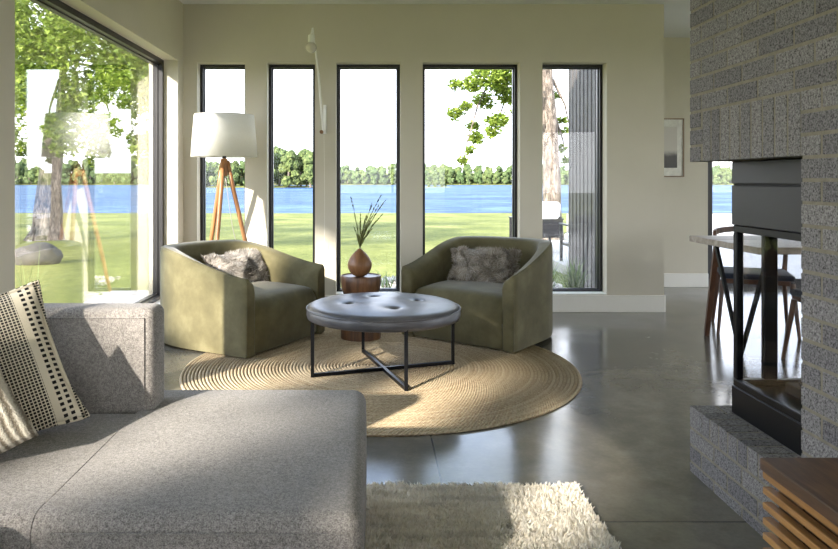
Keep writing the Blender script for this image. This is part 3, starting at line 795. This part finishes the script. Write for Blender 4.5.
# ------------------------------------------------------------------ floor lamp
ly = 5.95; lx = (224.3-CX)*ly/F
la = thing('floor_lamp', 'tripod floor lamp with wooden legs and white drum shade in the left corner', 'floor lamp', (lx, ly, 0))
zt = EYE-(115-CY)*ly/F; zbm = EYE-(157-CY)*ly/F
rt, rb_ = .247, .276
lsh = MB().lathe([(rb_, zbm), (rt, zt), (rt-.004, zt), (rb_-.004, zbm)], n=72, close=True).build('lamp_shade', 'shade', la, 'all')
sp = MB()
for a in (0, 2*pi/3, 4*pi/3): sp.tube([(0, 0, zt-.02), (rt*cos(a), rt*sin(a), zt-.01)], .002, 6)
sp.tube([(0, 0, zt-.05), (0, 0, zt-.01)], .008, 8).build('shade_spider', 'black_metal', lsh)
lso = MB().tube([(0, 0, zbm-.02), (0, 0, zbm+.10)], .016, 16).build('socket', 'black_metal', la)
MB().tube([(0, 0, zbm+.09), (0, 0, zt-.04)], .004, 8).build('harp_rod', 'black_metal', la)
MB().lathe([(.012, 0), (.02, .03), (.03, .06), (.028, .085), (.012, .10), (.001, .103)], (0, 0, zbm+.10), 24).build('bulb', 'bulb', lso, 'all')
MB().lathe([(.028, zbm-.16), (.030, zbm-.14), (.030, zbm-.02), (.024, zbm-.012)], n=24).build('hub', 'lampwood', la, True)
for a in (18, 140, 262):
    a = radians(a); q = Vector((cos(a), sin(a), 0))
    MB().tube([q*.028+Vector((0, 0, zbm-.03)), q*.07+Vector((0, 0, zbm-.25)), q*.20+Vector((0, 0, .55)), q*.32+Vector((0, 0, 0.0))], [.016, .019, .018, .012], 14).build('leg', 'lampwood', la, 'all')
cd = [(0, 0, zbm-.10), (.03, .03, 1.0), (.055, .05, .8), (.11, .05, .55), (.16, .10, .3), (.25, .2, .06), (.3, .25, .008)]
MB().tube(cd, .003, 6).build('power_cord', 'cord', la, 'all')

# ------------------------------------------------------------------ wall sconce
def w_at(x, y, out=0): return at(x, y, YB-out)
sc = thing('swing_arm_sconce', 'white swing arm wall lamp with bare globe bulb above the tall windows', 'wall lamp', tuple(w_at(325, 120)))
o0 = w_at(325, 120)
def L(x, y, out=0): return w_at(x, y, out)-o0
MB().box(-.014, .014, -.018, .0, (L(325, 134)).z, (L(325, 105)).z, .004, 2).build('wall_plate', 'white_enamel', sc)
mb_ = MB().tube([L(325.5, 107, .05), L(325.5, 133, .05)], .006, 10)
for y in (108, 132): mb_.box(-.008, .008, -.055, -.015, L(325, y).z-.006, L(325, y).z+.006)
mb_.build('pivot_rod', 'white_enamel', sc)
O1, O2, O3 = L(323.5, 131, .075), L(318.5, 75, .30), L(311.5, 25, .52)
a1 = w_at(323, 130, .08)-o0; a2 = at(318.5, 74, YB-.30)-o0; a3 = at(312.5, 28, YB-.50)-o0
MB().tube([a1, a2], .010, 10).build('lower_arm', 'white_enamel', sc)
MB().tube([a2, a3], .0085, 10).build('upper_arm', 'white_enamel', sc)
MB().tube([a2-Vector((0, .02, 0)), a2+Vector((0, .02, 0))], .010, 12).build('elbow_joint', 'white_enamel', sc)
kn = L(321.5, 132, .09); MB().tube([kn+Vector((0, .02, 0)), kn-Vector((0, .016, 0))], .016, 20).build('wooden_knob', 'vase', sc, True)
s3 = at(311, 40, YB-.5)-o0; Y5 = YB-.5
sso = MB().tube([s3+Vector((0, 0, .045)), s3+Vector((0, 0, .04)), s3+Vector((0, 0, -.03))], [.012, .024, .026], 20).tube([a3, s3+Vector((0, 0, .045))], .006, 8).build('socket', 'white_enamel', sc, True)
q = bmesh.new(); bmesh.ops.create_uvsphere(q, u_segments=24, v_segments=16, radius=.046); q.transform(Matrix.Translation(at(311, 47.5, Y5)-o0)); MB().bm(q).build('globe_bulb', 'bulb', sso, 'all')
ch = MB(); 
zc = L(325, 136).z
for i in range(88):
    q = bmesh.new(); bmesh.ops.create_icosphere(q, subdivisions=1, radius=.0028)
    q.transform(Matrix.Translation((-.006+.006*sin(i*.04), -.05, zc-i*.0155))); ch.bm(q)
ch.tube([(-.006+.006*sin(i*.04), -.05, zc-i*.0155) for i in range(0, 88)], .0009, 5).build('pull_chain', 'white_enamel', sc)

# ------------------------------------------------------------------ media console
cz = .58; cyb = (cz-EYE)*-F/277.3; cxl = (759.5-CX)*cyb/F
co = thing('media_console', 'walnut media console with horizontal slatted front in the lower right corner', 'cabinet', (cxl, cyb, 0))
CW, CL = 1.262-cxl, 1.7
MB().box(0, CW, -CL, 0, cz-.026, cz, .002, 1).build('top_board', 'walnutY', co)
MB().box(.030, CW-.01, -CL+.02, -.02, .07, cz-.028).build('carcass', 'walnutY', co)
i = 0; z = cz-.026
z -= .002
while z > .09:
    th = .0145
    MB().box(.004, .024, -CL+.004, -.004, z-th, z, .0015, 1).build('slat', 'walnutLight', co)
    z -= .0325; i += 1
for y in (-.09, -.5, -.93, -1.36):
    MB().box(.026, .0315, y-.02, y, .08, cz-.03).build('slat_spacer', 'walnutY', co)
for x in (.06, CW-.08):
    for y in (-.1, -CL+.1): MB().box(x, x+.04, y-.04, y, 0, .071).build('leg', 'walnutY', co)

# ------------------------------------------------------------------ picture
pz0, pz1 = EYE+.033, EYE+.675
pc = thing('framed_print', 'thin oak framed black and cream print on the far hallway wall', 'picture', (3.17, YF, (pz0+pz1)/2))
hw, hh, ft = .25, (pz1-pz0)/2, .012
MB().box(-hw, hw, -.025, 0, -hh, -hh+ft).box(-hw, hw, -.025, 0, hh-ft, hh).box(-hw, -hw+ft, -.025, 0, -hh+ft, hh-ft).box(hw-ft, hw, -.025, 0, -hh+ft, hh-ft).build('frame', 'frameoak', pc)
MB().box(-hw+ft, hw-ft, -.014, -.004, -hh+ft, hh-ft).build('mat_board', 'mat', pc)
MB().box(-hw+.09, hw-.075, -.017, -.013, -hh+.10, hh-.09).build('print', 'print', pc)

# ------------------------------------------------------------------ dining table and chairs
TX0, TX1, TY0, TY1 = 2.43, 4.5, 4.47, 5.44
dt = thing('dining_table', 'weathered grey oak dining table behind the fireplace', 'table', (TX0, TY0, 0))
MB().box(0, TX1-TX0, 0, TY1-TY0, .705, .75, .004, 1).build('tabletop', 'tablewood', dt)
for xx, sgn in ((.07, 1), (TX1-TX0-.07, -1)):
    for y_f, ys in ((.27, (.02, .52)), (.72, (.50, .93))):
        pass
    MB().bar((xx-.04*sgn, .27, 0.0), (xx-.06*sgn, .56, .706), .022).bar((xx-.04*sgn, .27, 0.0), (xx+.02*sgn, .04, .706), .022).build('leg', 'black_metal', dt)
    MB().bar((xx+.03*sgn, .90, 0.0), (xx-.03*sgn, .62, .706), .034).build('leg', 'chairwood', dt)
def dining_chair(label, loc_, yaw):
    r = thing('dining_chair', label, 'chair', loc_, yaw)   # faces -Y
    MB().box(-.25, .25, -.24, .23, .42, .465, .02, 3).build('seat', 'seatfab', r, True)
    MB().box(-.22, .22, -.22, .21, .385, .42, .004, 1).build('seat_frame', 'chairwood', r)
    for s in (-1, 1):
        MB().tube([(s*.27, -.26, 0), (s*.235, -.20, .40)], [.012, .019], 10).build('leg', 'chairwood', r, True)
        MB().tube([(s*.27, .30, 0), (s*.235, .20, .40), (s*.25, .22, .60), (s*.26, .27, .745)], [.012, .019, .017, .014], 10).build('leg', 'chairwood', r, True)
    pts = []
    for k in range(13):
        a = pi*k/12; pts.append((-.27*cos(a), .10+.20*sin(a), .745+.03*sin(a)))
    b_ = MB()
    for k in range(12): b_.bar(pts[k], pts[k+1], .022, .045)
    b_.build('backrest', 'chairwood', r)
    return r
dining_chair('dark wood dining chair tucked at the far side of the dining table', (2.99, 5.56, 0), radians(-22))
dining_chair('dark wood dining chair at the near side of the table, seen through the fireplace glass', (3.0, 4.44, 0), radians(187))

# ------------------------------------------------------------------ exterior: ground
def gz(y): return -.15 if y < 8 else -.15-(y-8)*.0348
m = MB()
xs_ = [-140, -60, -30, -15, XL-.25, 2.3, 8, 16, 40, 160]; ys_ = [-60, -20, YN-.3, YB+.25, 8, 12, 20, 30, 45, 60, 75, 90]
nx_, ny_ = 60, 60
for j in range(ny_+1):
    y = -60+150*j/ny_
    for i in range(nx_+1):
        x = -110+260*i/nx_; yy = y
        if j == ny_: yy = y+3.5*noise.noise(Vector((x*.05, 0, 0)))*1.5-x*.02
        inside = -3 < x < 8 and YN-1 < y < 9
        m.v.append((x, yy, gz(yy)-(0 if abs(yy-8) < 6 or inside else .03*noise.noise(Vector((x*.3, yy*.3, 0))))))
for j in range(ny_):
    for i in range(nx_):
        a = j*(nx_+1)+i; m.f.append((a, a+1, a+nx_+2, a+nx_+1))
struct(m, 'lawn', 'lawn', None, True)
struct(MB().add([(-900, 80, -3.0), (900, 80, -3.0), (900, 620, -3.0), (-900, 620, -3.0)], [(0, 1, 2, 3)]), 'lake', 'lake')
m = MB(); n = 60
for i in range(n+1):
    x = -900+1800*i/n
    for y, z in ((588+6*noise.noise(Vector((x*.02, 0, 0))), -3.2), (600, -1.5), (640, 2), (800, 9)): m.v.append((x, y, z))
for i in range(n):
    for j in range(3): a = i*4+j; m.f.append((a, a+4, a+5, a+1))
struct(m, 'far_shore', 'lawn', None, True)
# patio, gravel
struct(MB().box(2.9, 14, 9.35, 15.2, -.35, -.11).box(7.4, 14, 15.2, 27, -.9, -.11).box(2.9, 14, 8.2, 9.35, -.35, -.11).box(3.2, 14, YF+.25, 8.2, -.35, -.11), 'patio', 'concrete')
struct(MB().box(-3.0, -2.3, 7.2, 8.2, -.3, -.10), 'path', 'concrete')
m = MB(); rnd = random.Random(9)
for i in range(2600):
    c = Vector((rnd.uniform(-.35, 2.3), rnd.uniform(7.4, 9.5), -.145+rnd.uniform(0, .03))); s_ = rnd.uniform(.018, .042)
    q = [c+Vector((dx*s_*rnd.uniform(.7, 1.2), dy*s_*rnd.uniform(.7, 1.2), dz*s_*rnd.uniform(.5, .9))) for dx, dy, dz in ((1, 0, 0), (-1, 0, 0), (0, 1, 0), (0, -1, 0), (0, 0, 1), (0, 0, -1))]
    m.add(q, [(0, 2, 4), (2, 1, 4), (1, 3, 4), (3, 0, 4), (2, 0, 5), (1, 2, 5), (3, 1, 5), (0, 3, 5)])
o = m.build('gravel', 'gravel'); tag(o, 'bed of white gravel outside the tall windows', 'gravel', kind='stuff')
# exterior siding wall of the dining wing
m = MB(); yv = [YB+.26+i*.0225 for i in range(80)]
pts = []
for i in range(13):
    y0 = YB+.26+i*.14
    pts += [(0, y0), (0, y0+.09), (.025, y0+.10), (.025, y0+.13)]
for i, (dx, y) in enumerate(pts):
    for z in (-.2, 2.9): m.v.append((2.33+dx, y, z))
for i in range(len(pts)-1): a = i*2; m.f.append((a, a+1, a+3, a+2))
m.box(2.33, XE-.02, YB+.26+13*.14-.02, YB+.26+13*.14+.02, -.2, 2.9)
struct(m, 'wall_siding', 'siding')

# ------------------------------------------------------------------ trees
def leaf_cloud(mb, cen, rad, n, size, rnd, flat=.8):
    for _ in range(n):
        while True:
            p = Vector((rnd.uniform(-1, 1), rnd.uniform(-1, 1), rnd.uniform(-1, 1)))
            if p.length < 1: break
        p = p*(.55+.45*rnd.random()) if p.length > .5 else p*1.3
        c = Vector(cen)+Vector((p.x*rad[0], p.y*rad[1], p.z*rad[2]))
        a = Vector((rnd.gauss(0, 1), rnd.gauss(0, 1), rnd.gauss(0, .5))).normalized(); u = Vector((rnd.gauss(0, .6), rnd.gauss(0, .6), 1)).normalized()
        b = a.cross(u).normalized(); s = size*rnd.uniform(.6, 1.25); dn = a.cross(b)*s*.18
        mb.add([c, c+a*s*.35+b*s*.38+dn, c+a*s*.62+b*s*.22, c+a*s, c+a*s*.62-b*s*.22, c+a*s*.35-b*s*.38+dn], [(0, 1, 2, 5), (2, 3, 4), (2, 4, 5)])
def trunk_mesh(mb, base, pts, rads, rnd):
    n = 20; P_ = [Vector(p) for p in pts]; fine = []; fr_ = []
    for i in range(len(P_)-1):
        for k in range(6): t_ = k/6; fine.append(P_[i].lerp(P_[i+1], t_)); fr_.append(rads[i]*(1-t_)+rads[i+1]*t_)
    fine.append(P_[-1]); fr_.append(rads[-1])
    o_ = len(mb.v); mb.tube(fine, fr_, n)
    for i in range(o_, len(mb.v)):
        v = Vector(mb.v[i]); q = v*Vector((1, 1, .2)).x; d_ = noise.noise(Vector((v.x*5, v.y*5, v.z*.8)))
        ctr = fine[min(len(fine)-1, (i-o_)//n)]; w = (v-ctr); w.z = 0
        mb.v[i] = tuple(v+w*d_*.16)
def tree(label, base, trunk_pts, rads, clusters, size, branches=(), group=None, seed=1, name='oak_tree'):
    rnd = random.Random(seed); r = thing(name, label, 'tree', base, 0, group); B_ = Vector(base)
    t = MB(); trunk_mesh(t, B_, [Vector(p)-B_ for p in trunk_pts], rads, rnd)
    for bp in branches: 
        k = len(bp)-1; t.tube([Vector(p)-B_ for p in bp], [.05*(1-.8*i/k) for i in range(k+1)], 7)
    t.build('trunk', 'bark', r, 'all')
    f = MB()
    for c, ra, n in clusters: leaf_cloud(f, Vector(c)-B_, ra if hasattr(ra, '__len__') else (ra, ra*1.1, ra*.8), n, size, rnd)
    f.build('foliage', 'leaf', r); return r
# tree seen through the left window
TY = 21.0; rn = random.Random(21)
base = at(47, 237, TY); 
cl = []
for i in range(105):
    px_ = rn.uniform(-10, 168); py_ = rn.uniform(-70, 112); yy = rn.uniform(13, 23)
    cl.append((at(px_, py_, yy), rn.uniform(.55, .95), 400))
for i in range(34):
    px_ = rn.uniform(5, 168); py_ = rn.uniform(80, 160); yy = rn.uniform(14, 21)
    cl.append((at(px_, py_, yy), rn.uniform(.3, .5), 150))
for i in range(30):
    cl.append((Vector((base.x+rn.uniform(-5, 5), base.y+rn.uniform(-5, 4), rn.uniform(7, 12))), 1.4, 200))
bran = []
for (x1, y1) in ((20, 30), (90, 40), (130, 70), (150, 100), (110, 10), (70, 100), (30, 120)):
    bran.append([at(56, 60, TY), at((56+x1)/2, (60+y1)/2-12, TY-1.5), at(x1, y1, TY-3)])
tree('tall shade tree with thick pale trunk outside the left picture window', tuple(base), [at(45, 242, TY), at(47, 225, TY), at(50, 180, TY), at(56, 90, TY), at(60, 0, TY), at(62, -120, TY)], [.58, .40, .33, .27, .22, .12], cl, .125, bran, seed=5)
# tree seen through the two right windows
TY2 = 20.0; base = at(556, 236, TY2)
cl = []
for px_, py_, r_ in ((490, 74, 22), (472, 84, 13), (455, 113, 10), (476, 138, 10), (497, 120, 14), (508, 96, 14), (470, 150, 5), (463, 160, 6), (456, 84, 8), (500, 84, 16), (484, 100, 14), (466, 106, 7), (492, 132, 8), (473, 126, 8), (510, 70, 18), (520, 110, 12)):
    y_ = TY2-.6+rn.uniform(-.7, .7); R_ = r_*y_/F; cl.append((at(px_, py_, y_), R_, int(50+r_*r_*1.5)))
for px_, py_, r_ in ((556, 95, 5), (562, 120, 5), (569, 130, 5), (560, 148, 7), (566, 160, 5), (558, 132, 6), (572, 128, 4)):
    y_ = TY2+.6; cl.append((at(px_, py_, y_), r_*y_/F, 40+int(r_*r_*1.5)))
for i in range(60): cl.append((Vector((base.x+rn.uniform(-5.5, 5), base.y+rn.uniform(-4, 5), rn.uniform(6.2, 11))), 1.3, 190))
bran = [[at(545, 20, TY2), at(515, 45, TY2-.3), at(495, 70, TY2-.5), at(478, 105, TY2-.6), at(468, 140, TY2-.6), at(463, 162, TY2-.6)],
        [at(515, 45, TY2-.3), at(480, 70, TY2-.6), at(456, 85, TY2-.6), at(452, 112, TY2-.6)], [at(495, 70, TY2-.5), at(505, 100, TY2-.3), at(495, 130, TY2-.4)],
        [at(553, 80, TY2), at(565, 105, TY2+.5), at(570, 130, TY2+.6)], [at(556, 120, TY2), at(563, 140, TY2+.5), at(565, 160, TY2+.6)]]
tree('tall tree with pale bark and overhanging leafy branch beyond the patio chairs', tuple(base), [at(553, 240, TY2), at(553, 225, TY2), at(552, 180, TY2), at(549, 110, TY2), at(543, 40, TY2), at(538, -60, TY2)], [.32, .265, .24, .205, .17, .12], cl, .125, bran, seed=6)
# unseen trees added to dapple the sunlight indoors and streak the lawn
def shade_tree(label, x, y, h, R_, n, dens, seed, size=.26):
    rn = random.Random(seed); z0 = gz(y); cl = []
    for i in range(n):
        a = rn.uniform(0, 2*pi); rr = R_*sqrt(rn.random()); cl.append((Vector((x+rr*cos(a), y+rr*sin(a), rn.uniform(h*.32, h))), rn.uniform(.7, 1.2), dens))
    tree(label, (x, y, z0), [(x, y, z0-.1), (x, y, z0+.6), (x+.1, y, h*.4), (x+.2, y+.1, h*.85)], [.45, .33, .27, .12], cl, size, [], 'unseen trees added for shade', seed)
LSH = 'leafy tree added out of view to the left to shade the house and lawn'
SUN = Vector((1, 1.42, -.74)).normalized()
LIT = [(5.0, 1.95, .2), (5.4, 1.75, .2), (5.3, 2.05, .2), (5.24, 1.87, .3), (6.05, .5, .25), (6.05, 1.0, .25), (6.05, 1.5, .25), (6.05, 1.95, .25), (5.35, .9, .35), (5.3, 1.3, .35), (4.26, 1.5, .2), (4.3, 1.1, .12),
       (4.0, .55, .2), (3.75, 1.0, .14), (4.35, .85, .07), (3.4, .6, .18), (3.3, 1.05, .08), (2.74, .71, .12), (2.95, .6, .12), (2.45, .85, .10), (2.2, 1.19, .06), (2.05, 1.4, .05),
       (.98, 1.5, .14), (.80, 1.35, .08), (.62, 1.10, .09), (.42, 1.24, .09), (.22, 1.38, .08), (-.15, 1.62, .04), (.30, 1.14, .04), (-.5, 2.12, .12), (-1.15, 2.0, .08), (-.9, 1.81, .07), (1.08, 1.95, .06),
       (.56, 1.73, .07), (.34, 2.08, .06), (1.6, 1.97, .09), (.5, 1.5, .03), (2.6, 1.6, .06), (4.9, 2.0, .10), (4.6, .5, .10)]
rn = random.Random(30); sc_cl = {0: [], 1: [], 2: []}
for _ in range(5200):
    yw = rn.uniform(-2.9, 6.4); zw = rn.uniform(-.1, 2.4); rad = rn.uniform(.13, .22)
    if any((yw-a)**2*.35+(zw-b)**2*.9 < (c_*.95+rad*.85)**2 for a, b, c_ in LIT): continue  # crown gaps left along the sun rays so sun patches land indoors
    s_ = rn.uniform(4.8, 6.8); k = 0 if yw < .2 else (1 if yw < 3.2 else 2)
    sc_cl[k].append((Vector((XL-.13-s_, yw-1.42*s_, zw+.74*s_)), rad, 13))
for k, (tx, ty) in enumerate(((-7.7, -9.6), (-7.6, -6.6), (-7.9, -3.78))):
    cl = list(sc_cl[k])
    for i in range(34):
        a = rn.uniform(0, 2*pi); rr = 2.0*sqrt(rn.random()); cl.append((Vector((tx+rr*cos(a), ty+rr*sin(a), rn.uniform(7.6, 10))), rn.uniform(.6, 1.0), 60))
    z0 = gz(ty); tree(LSH, (tx, ty, z0), [(tx, ty, z0-.1), (tx, ty, z0+.6), (tx+.1, ty, 4), (tx+.1, ty+.1, 8)], [.28, .19, .15, .08], cl, .16, [], 'unseen trees added for shade', 40+k)
shade_tree(LSH, -17, 14, 12, 3.6, 46, 100, 34, .34)
shade_tree(LSH, -26, 24, 13, 4, 46, 100, 35, .34)
shade_tree(LSH, -40, 32, 14, 4.5, 46, 100, 36, .4)
shade_tree(LSH, -44, 52, 14, 5, 46, 100, 37, .4)
# distant trees
rn = random.Random(77); protos = []
def far_tree(seed, label, group):
    rn = random.Random(seed); r = thing('distant_tree', label, 'tree', (0, 0, 0), 0, group)
    MB().tube([(0, 0, -.5), (0, 0, 6)], [.5, .3], 7).build('trunk', 'bark', r)
    f = MB()
    for i in range(18):
        q = bmesh.new(); bmesh.ops.create_icosphere(q, subdivisions=3, radius=1)
        a_ = rn.uniform(0, 2*pi); z_ = rn.uniform(2.0, 12); R_ = 2.7*sqrt(rn.random())*(1-.45*max(0, (z_-6)/7)); c = Vector((R_*cos(a_), R_*sin(a_), z_)); s_ = rn.uniform(1.1, 1.9)
        for v in q.verts:
            k_ = 1+.45*noise.noise(v.co*2.2+Vector((seed, i, 0)))+.25*noise.noise(v.co*6+Vector((seed, i, 0))); v.co = c+v.co*s_*k_
        f.bm(q)
    f.build('foliage', 'far', r); return r
LF = 'bushy green tree in the distant tree line along the far lake shore'; GF = 'trees along the far lake shore'
LP_ = 'larger green tree on the wooded point reaching into the lake at left'; GP = 'trees on the wooded point'
protos = [far_tree(s, LF, GF) for s in (1, 2, 3, 4, 5)]
used = set()
def put(kind, x, y, z, s, label, group):
    p = protos[kind]
    o = p if kind not in used else copy_tree(p)
    used.add(kind); o.location = (x, y, z); o.scale = (s, s, s*1.05); o.rotation_euler.z = rn.uniform(0, 6.28); o['label'] = label; o['group'] = group
vis = [(10, 168), (200, 318), (334, 402), (420, 520), (540, 596), (704, 738)]
for k_row, (y_, z_, s_) in enumerate(((593, -3.0, .95), (601, -2.4, 1.08), (609, -1.6, 1.22))):
    for a, b in vis:
        x = (a-CX)*y_/F-4+k_row*2.6
        while x < (b-CX)*y_/F+4:
            put(rn.randrange(5), x+rn.uniform(-.4, .4), y_, z_-.3, s_*rn.uniform(.9, 1.05)*(1.4 if x < -178 else 1), LF, GF); x += 7.9*s_*(1.35 if x < -178 else 1)
for k_row, y_ in enumerate((390, 399, 408)):
    x = -103+k_row*2.7
    while x < -30:
        s_ = rn.uniform(.9, 1.1)*(1.5 if x > -62 else 1.05); put(rn.randrange(5), x, y_, -3.0+(y_-390)*.05, s_, LP_, GP); x += 8.6*(1.4 if x > -66 else 1.05)
LI = 'small leafy tree on the low spit in front of the far shore'; GI = 'trees on the low spit'
for x in (32, 36, 40): put(rn.randrange(5), x, 398, -3.0, .5, LI, GI)
m = MB(); q = bmesh.new(); bmesh.ops.create_uvsphere(q, u_segments=32, v_segments=12, radius=1)
for v in q.verts: v.co = Vector((-70+v.co.x*42, 405+v.co.y*18, -3.0+v.co.z*1.2))
m.bm(q); q = bmesh.new(); bmesh.ops.create_uvsphere(q, u_segments=32, v_segments=12, radius=1)
for v in q.verts: v.co = Vector((36+v.co.x*10, 400+v.co.y*5, -3.0+v.co.z*.6))
m.bm(q); struct(m, 'wooded_point', 'lawn', None, True)
# boulder
q = bmesh.new(); bmesh.ops.create_icosphere(q, subdivisions=4, radius=1); bc = at(37, 256, 12.6)
for v in q.verts:
    k_ = 1+.22*noise.noise(v.co*1.4+Vector((3, 1, 0)))+.05*noise.noise(v.co*5); v.co = Vector((v.co.x*.42*k_, v.co.y*.36*k_, v.co.z*.26*k_))
o = MB().bm(q).build('boulder', 'rock', None, 'all'); o.location = (bc.x, bc.y, gz(bc.y)+.10); tag(o, 'rounded grey boulder on the lawn outside the left window', 'boulder')
# ornamental grasses
def tuft(label, x, y, z, h, n, spread, seed, group=None, w=.012):
    rn = random.Random(seed); m = MB()
    for i in range(n):
        a = rn.uniform(0, 2*pi); o_ = Vector((rn.gauss(0, .03), rn.gauss(0, .03), 0)); r_ = spread*rn.uniform(.2, 1); hh_ = h*rn.uniform(.6, 1.1)
        pts = [o_+Vector((cos(a)*r_*t_**1.8, sin(a)*r_*t_**1.8, hh_*(t_-.45*t_**3*r_/spread))) for t_ in (0, .25, .5, .75, 1)]
        sd = Vector((-sin(a), cos(a), 0)); b0 = len(m.v)
        for k_, p in enumerate(pts[:-1]): ww = w*(1-.2*k_)/2; m.v += [tuple(p-sd*ww), tuple(p+sd*ww)]
        m.v.append(tuple(pts[-1]))
        for k_ in range(3): m.f.append((b0+2*k_, b0+2*k_+1, b0+2*k_+3, b0+2*k_+2))
        m.f.append((b0+6, b0+7, b0+8))
    o = m.build('grass_clump', 'grassleaf'); o.location = (x, y, z); tag(o, label, 'plant', group); return o
tuft('green grass clump outside the right tall window, left of the pair', 1.78, 7.35, -.14, .70, 200, .34, 1, None, .014)
tuft('green grass clump outside the right tall window, beside the dark siding', 2.05, 7.2, -.14, .66, 180, .26, 2, None, .014)
tuft('thin grass clump outside the third tall window near the gravel', .16, 8.3, -.15, .40, 26, .26, 3)
for i, (x_, y_, w_) in enumerate(((-3.2, 6.6, 'nearest the white path'), (-3.3, 5.4, 'beside the sill, middle of the row'), (-3.1, 4.6, 'closest to the sofa'))):
    tuft('tall wispy grass outside the left picture window, '+w_, x_, y_, -.15, .85, 34, .35, 10+i, None, .007)

# ------------------------------------------------------------------ patio chairs
def patio_chair(label, loc_, yaw):
    r = thing('patio_chair', label, 'outdoor chair', loc_, yaw)
    MB().box(-.33, .33, -.34, .28, .32, .45, .045, 4).build('seat_cushion', 'outcush', r, True)
    b = MB().box(-.33, .33, -.08, .08, 0, .48, .07, 5); R = Matrix.Translation((0, .28, .43)) @ Matrix.Rotation(radians(-14), 4, 'X')
    b.v = [tuple(R @ Vector(v)) for v in b.v]; b.build('back_cushion', 'outcush', r, True)
    f = MB().box(-.36, .36, -.34, .34, .26, .30, .004, 1); f.build('seat_frame', 'panel_metal', r)
    for s in (-1, 1):
        for y in (-.33, .33): MB().box(s*.37-.02, s*.37+.02, y-.025, y+.025, 0, .58, .003, 1).build('leg', 'panel_metal', r)
        MB().box(s*.37-.03, s*.37+.03, -.37, .37, .58, .605, .003, 1).build('armrest', 'panel_metal', r)
    b = MB().box(-.36, .36, .385, .405, .30, .64, .004, 1); b.build('back_frame', 'panel_metal', r)
    return r
patio_chair('white cushioned patio chair outside the right tall window, nearer the siding', (3.37, 10.93, -.11), radians(180))
patio_chair('white cushioned patio chair outside the right tall window, in front of the tree trunk', (2.97, 12.9, -.11), radians(184))

# ------------------------------------------------------------------ light, world, camera
sun = D.lights.new('sun', 'SUN'); sun.energy = 11.5; sun.angle = radians(1.2); sun.color = (1, .93, .82)
so = D.objects.new('sun', sun); COL.objects.link(so); so.rotation_euler = SUN.to_track_quat('-Z', 'Y').to_euler(); so.location = (-10, -10, 12)
w = D.worlds.new('sky'); bpy.context.scene.world = w; w.use_nodes = True; nt = w.node_tree; bg = nt.nodes['Background']
tc = nt.nodes.new('ShaderNodeTexCoord'); sp_ = nt.nodes.new('ShaderNodeSeparateXYZ'); nt.links.new(tc.outputs['Generated'], sp_.inputs[0])
rp = nt.nodes.new('ShaderNodeValToRGB'); nt.links.new(sp_.outputs[2], rp.inputs[0]); e = rp.color_ramp.elements
e[0].position = 0; e[0].color = (.88, .93, 1, 1); e[1].position = .55; e[1].color = (.40, .60, 1, 1)
mp = nt.nodes.new('ShaderNodeMapping'); mp.inputs['Scale'].default_value = (1, 1, 3.5); nt.links.new(tc.outputs['Generated'], mp.inputs[0])
nz = nt.nodes.new('ShaderNodeTexNoise'); nz.inputs['Scale'].default_value = 2.6; nz.inputs['Detail'].default_value = 6; nt.links.new(mp.outputs[0], nz.inputs['Vector'])
cr = nt.nodes.new('ShaderNodeValToRGB'); nt.links.new(nz.outputs['Fac'], cr.inputs[0]); cr.color_ramp.elements[0].position = .42; cr.color_ramp.elements[1].position = .62
mx = nt.nodes.new('ShaderNodeMix'); mx.data_type = 'RGBA'; nt.links.new(cr.outputs[0], mx.inputs[0]); nt.links.new(rp.outputs[0], mx.inputs[6]); mx.inputs[7].default_value = (1, 1, 1, 1)
nt.links.new(mx.outputs[2], bg.inputs[0]); bg.inputs[1].default_value = 3.0
cam = D.cameras.new('camera'); cam.sensor_width = 36; cam.lens = 36*F/838; cam.shift_x = (419-CX)/838; cam.shift_y = -(274.5-CY)/838; cam.clip_end = 3000; cam.clip_start = .05
c = D.objects.new('camera', cam); COL.objects.link(c); c.location = (0, 0, EYE); c.rotation_euler = (pi/2, 0, 0)
S = bpy.context.scene; S.camera = c
S.view_settings.view_transform = 'Standard'; S.view_settings.look = 'None'; S.view_settings.gamma = 1; S.view_settings.exposure = .95
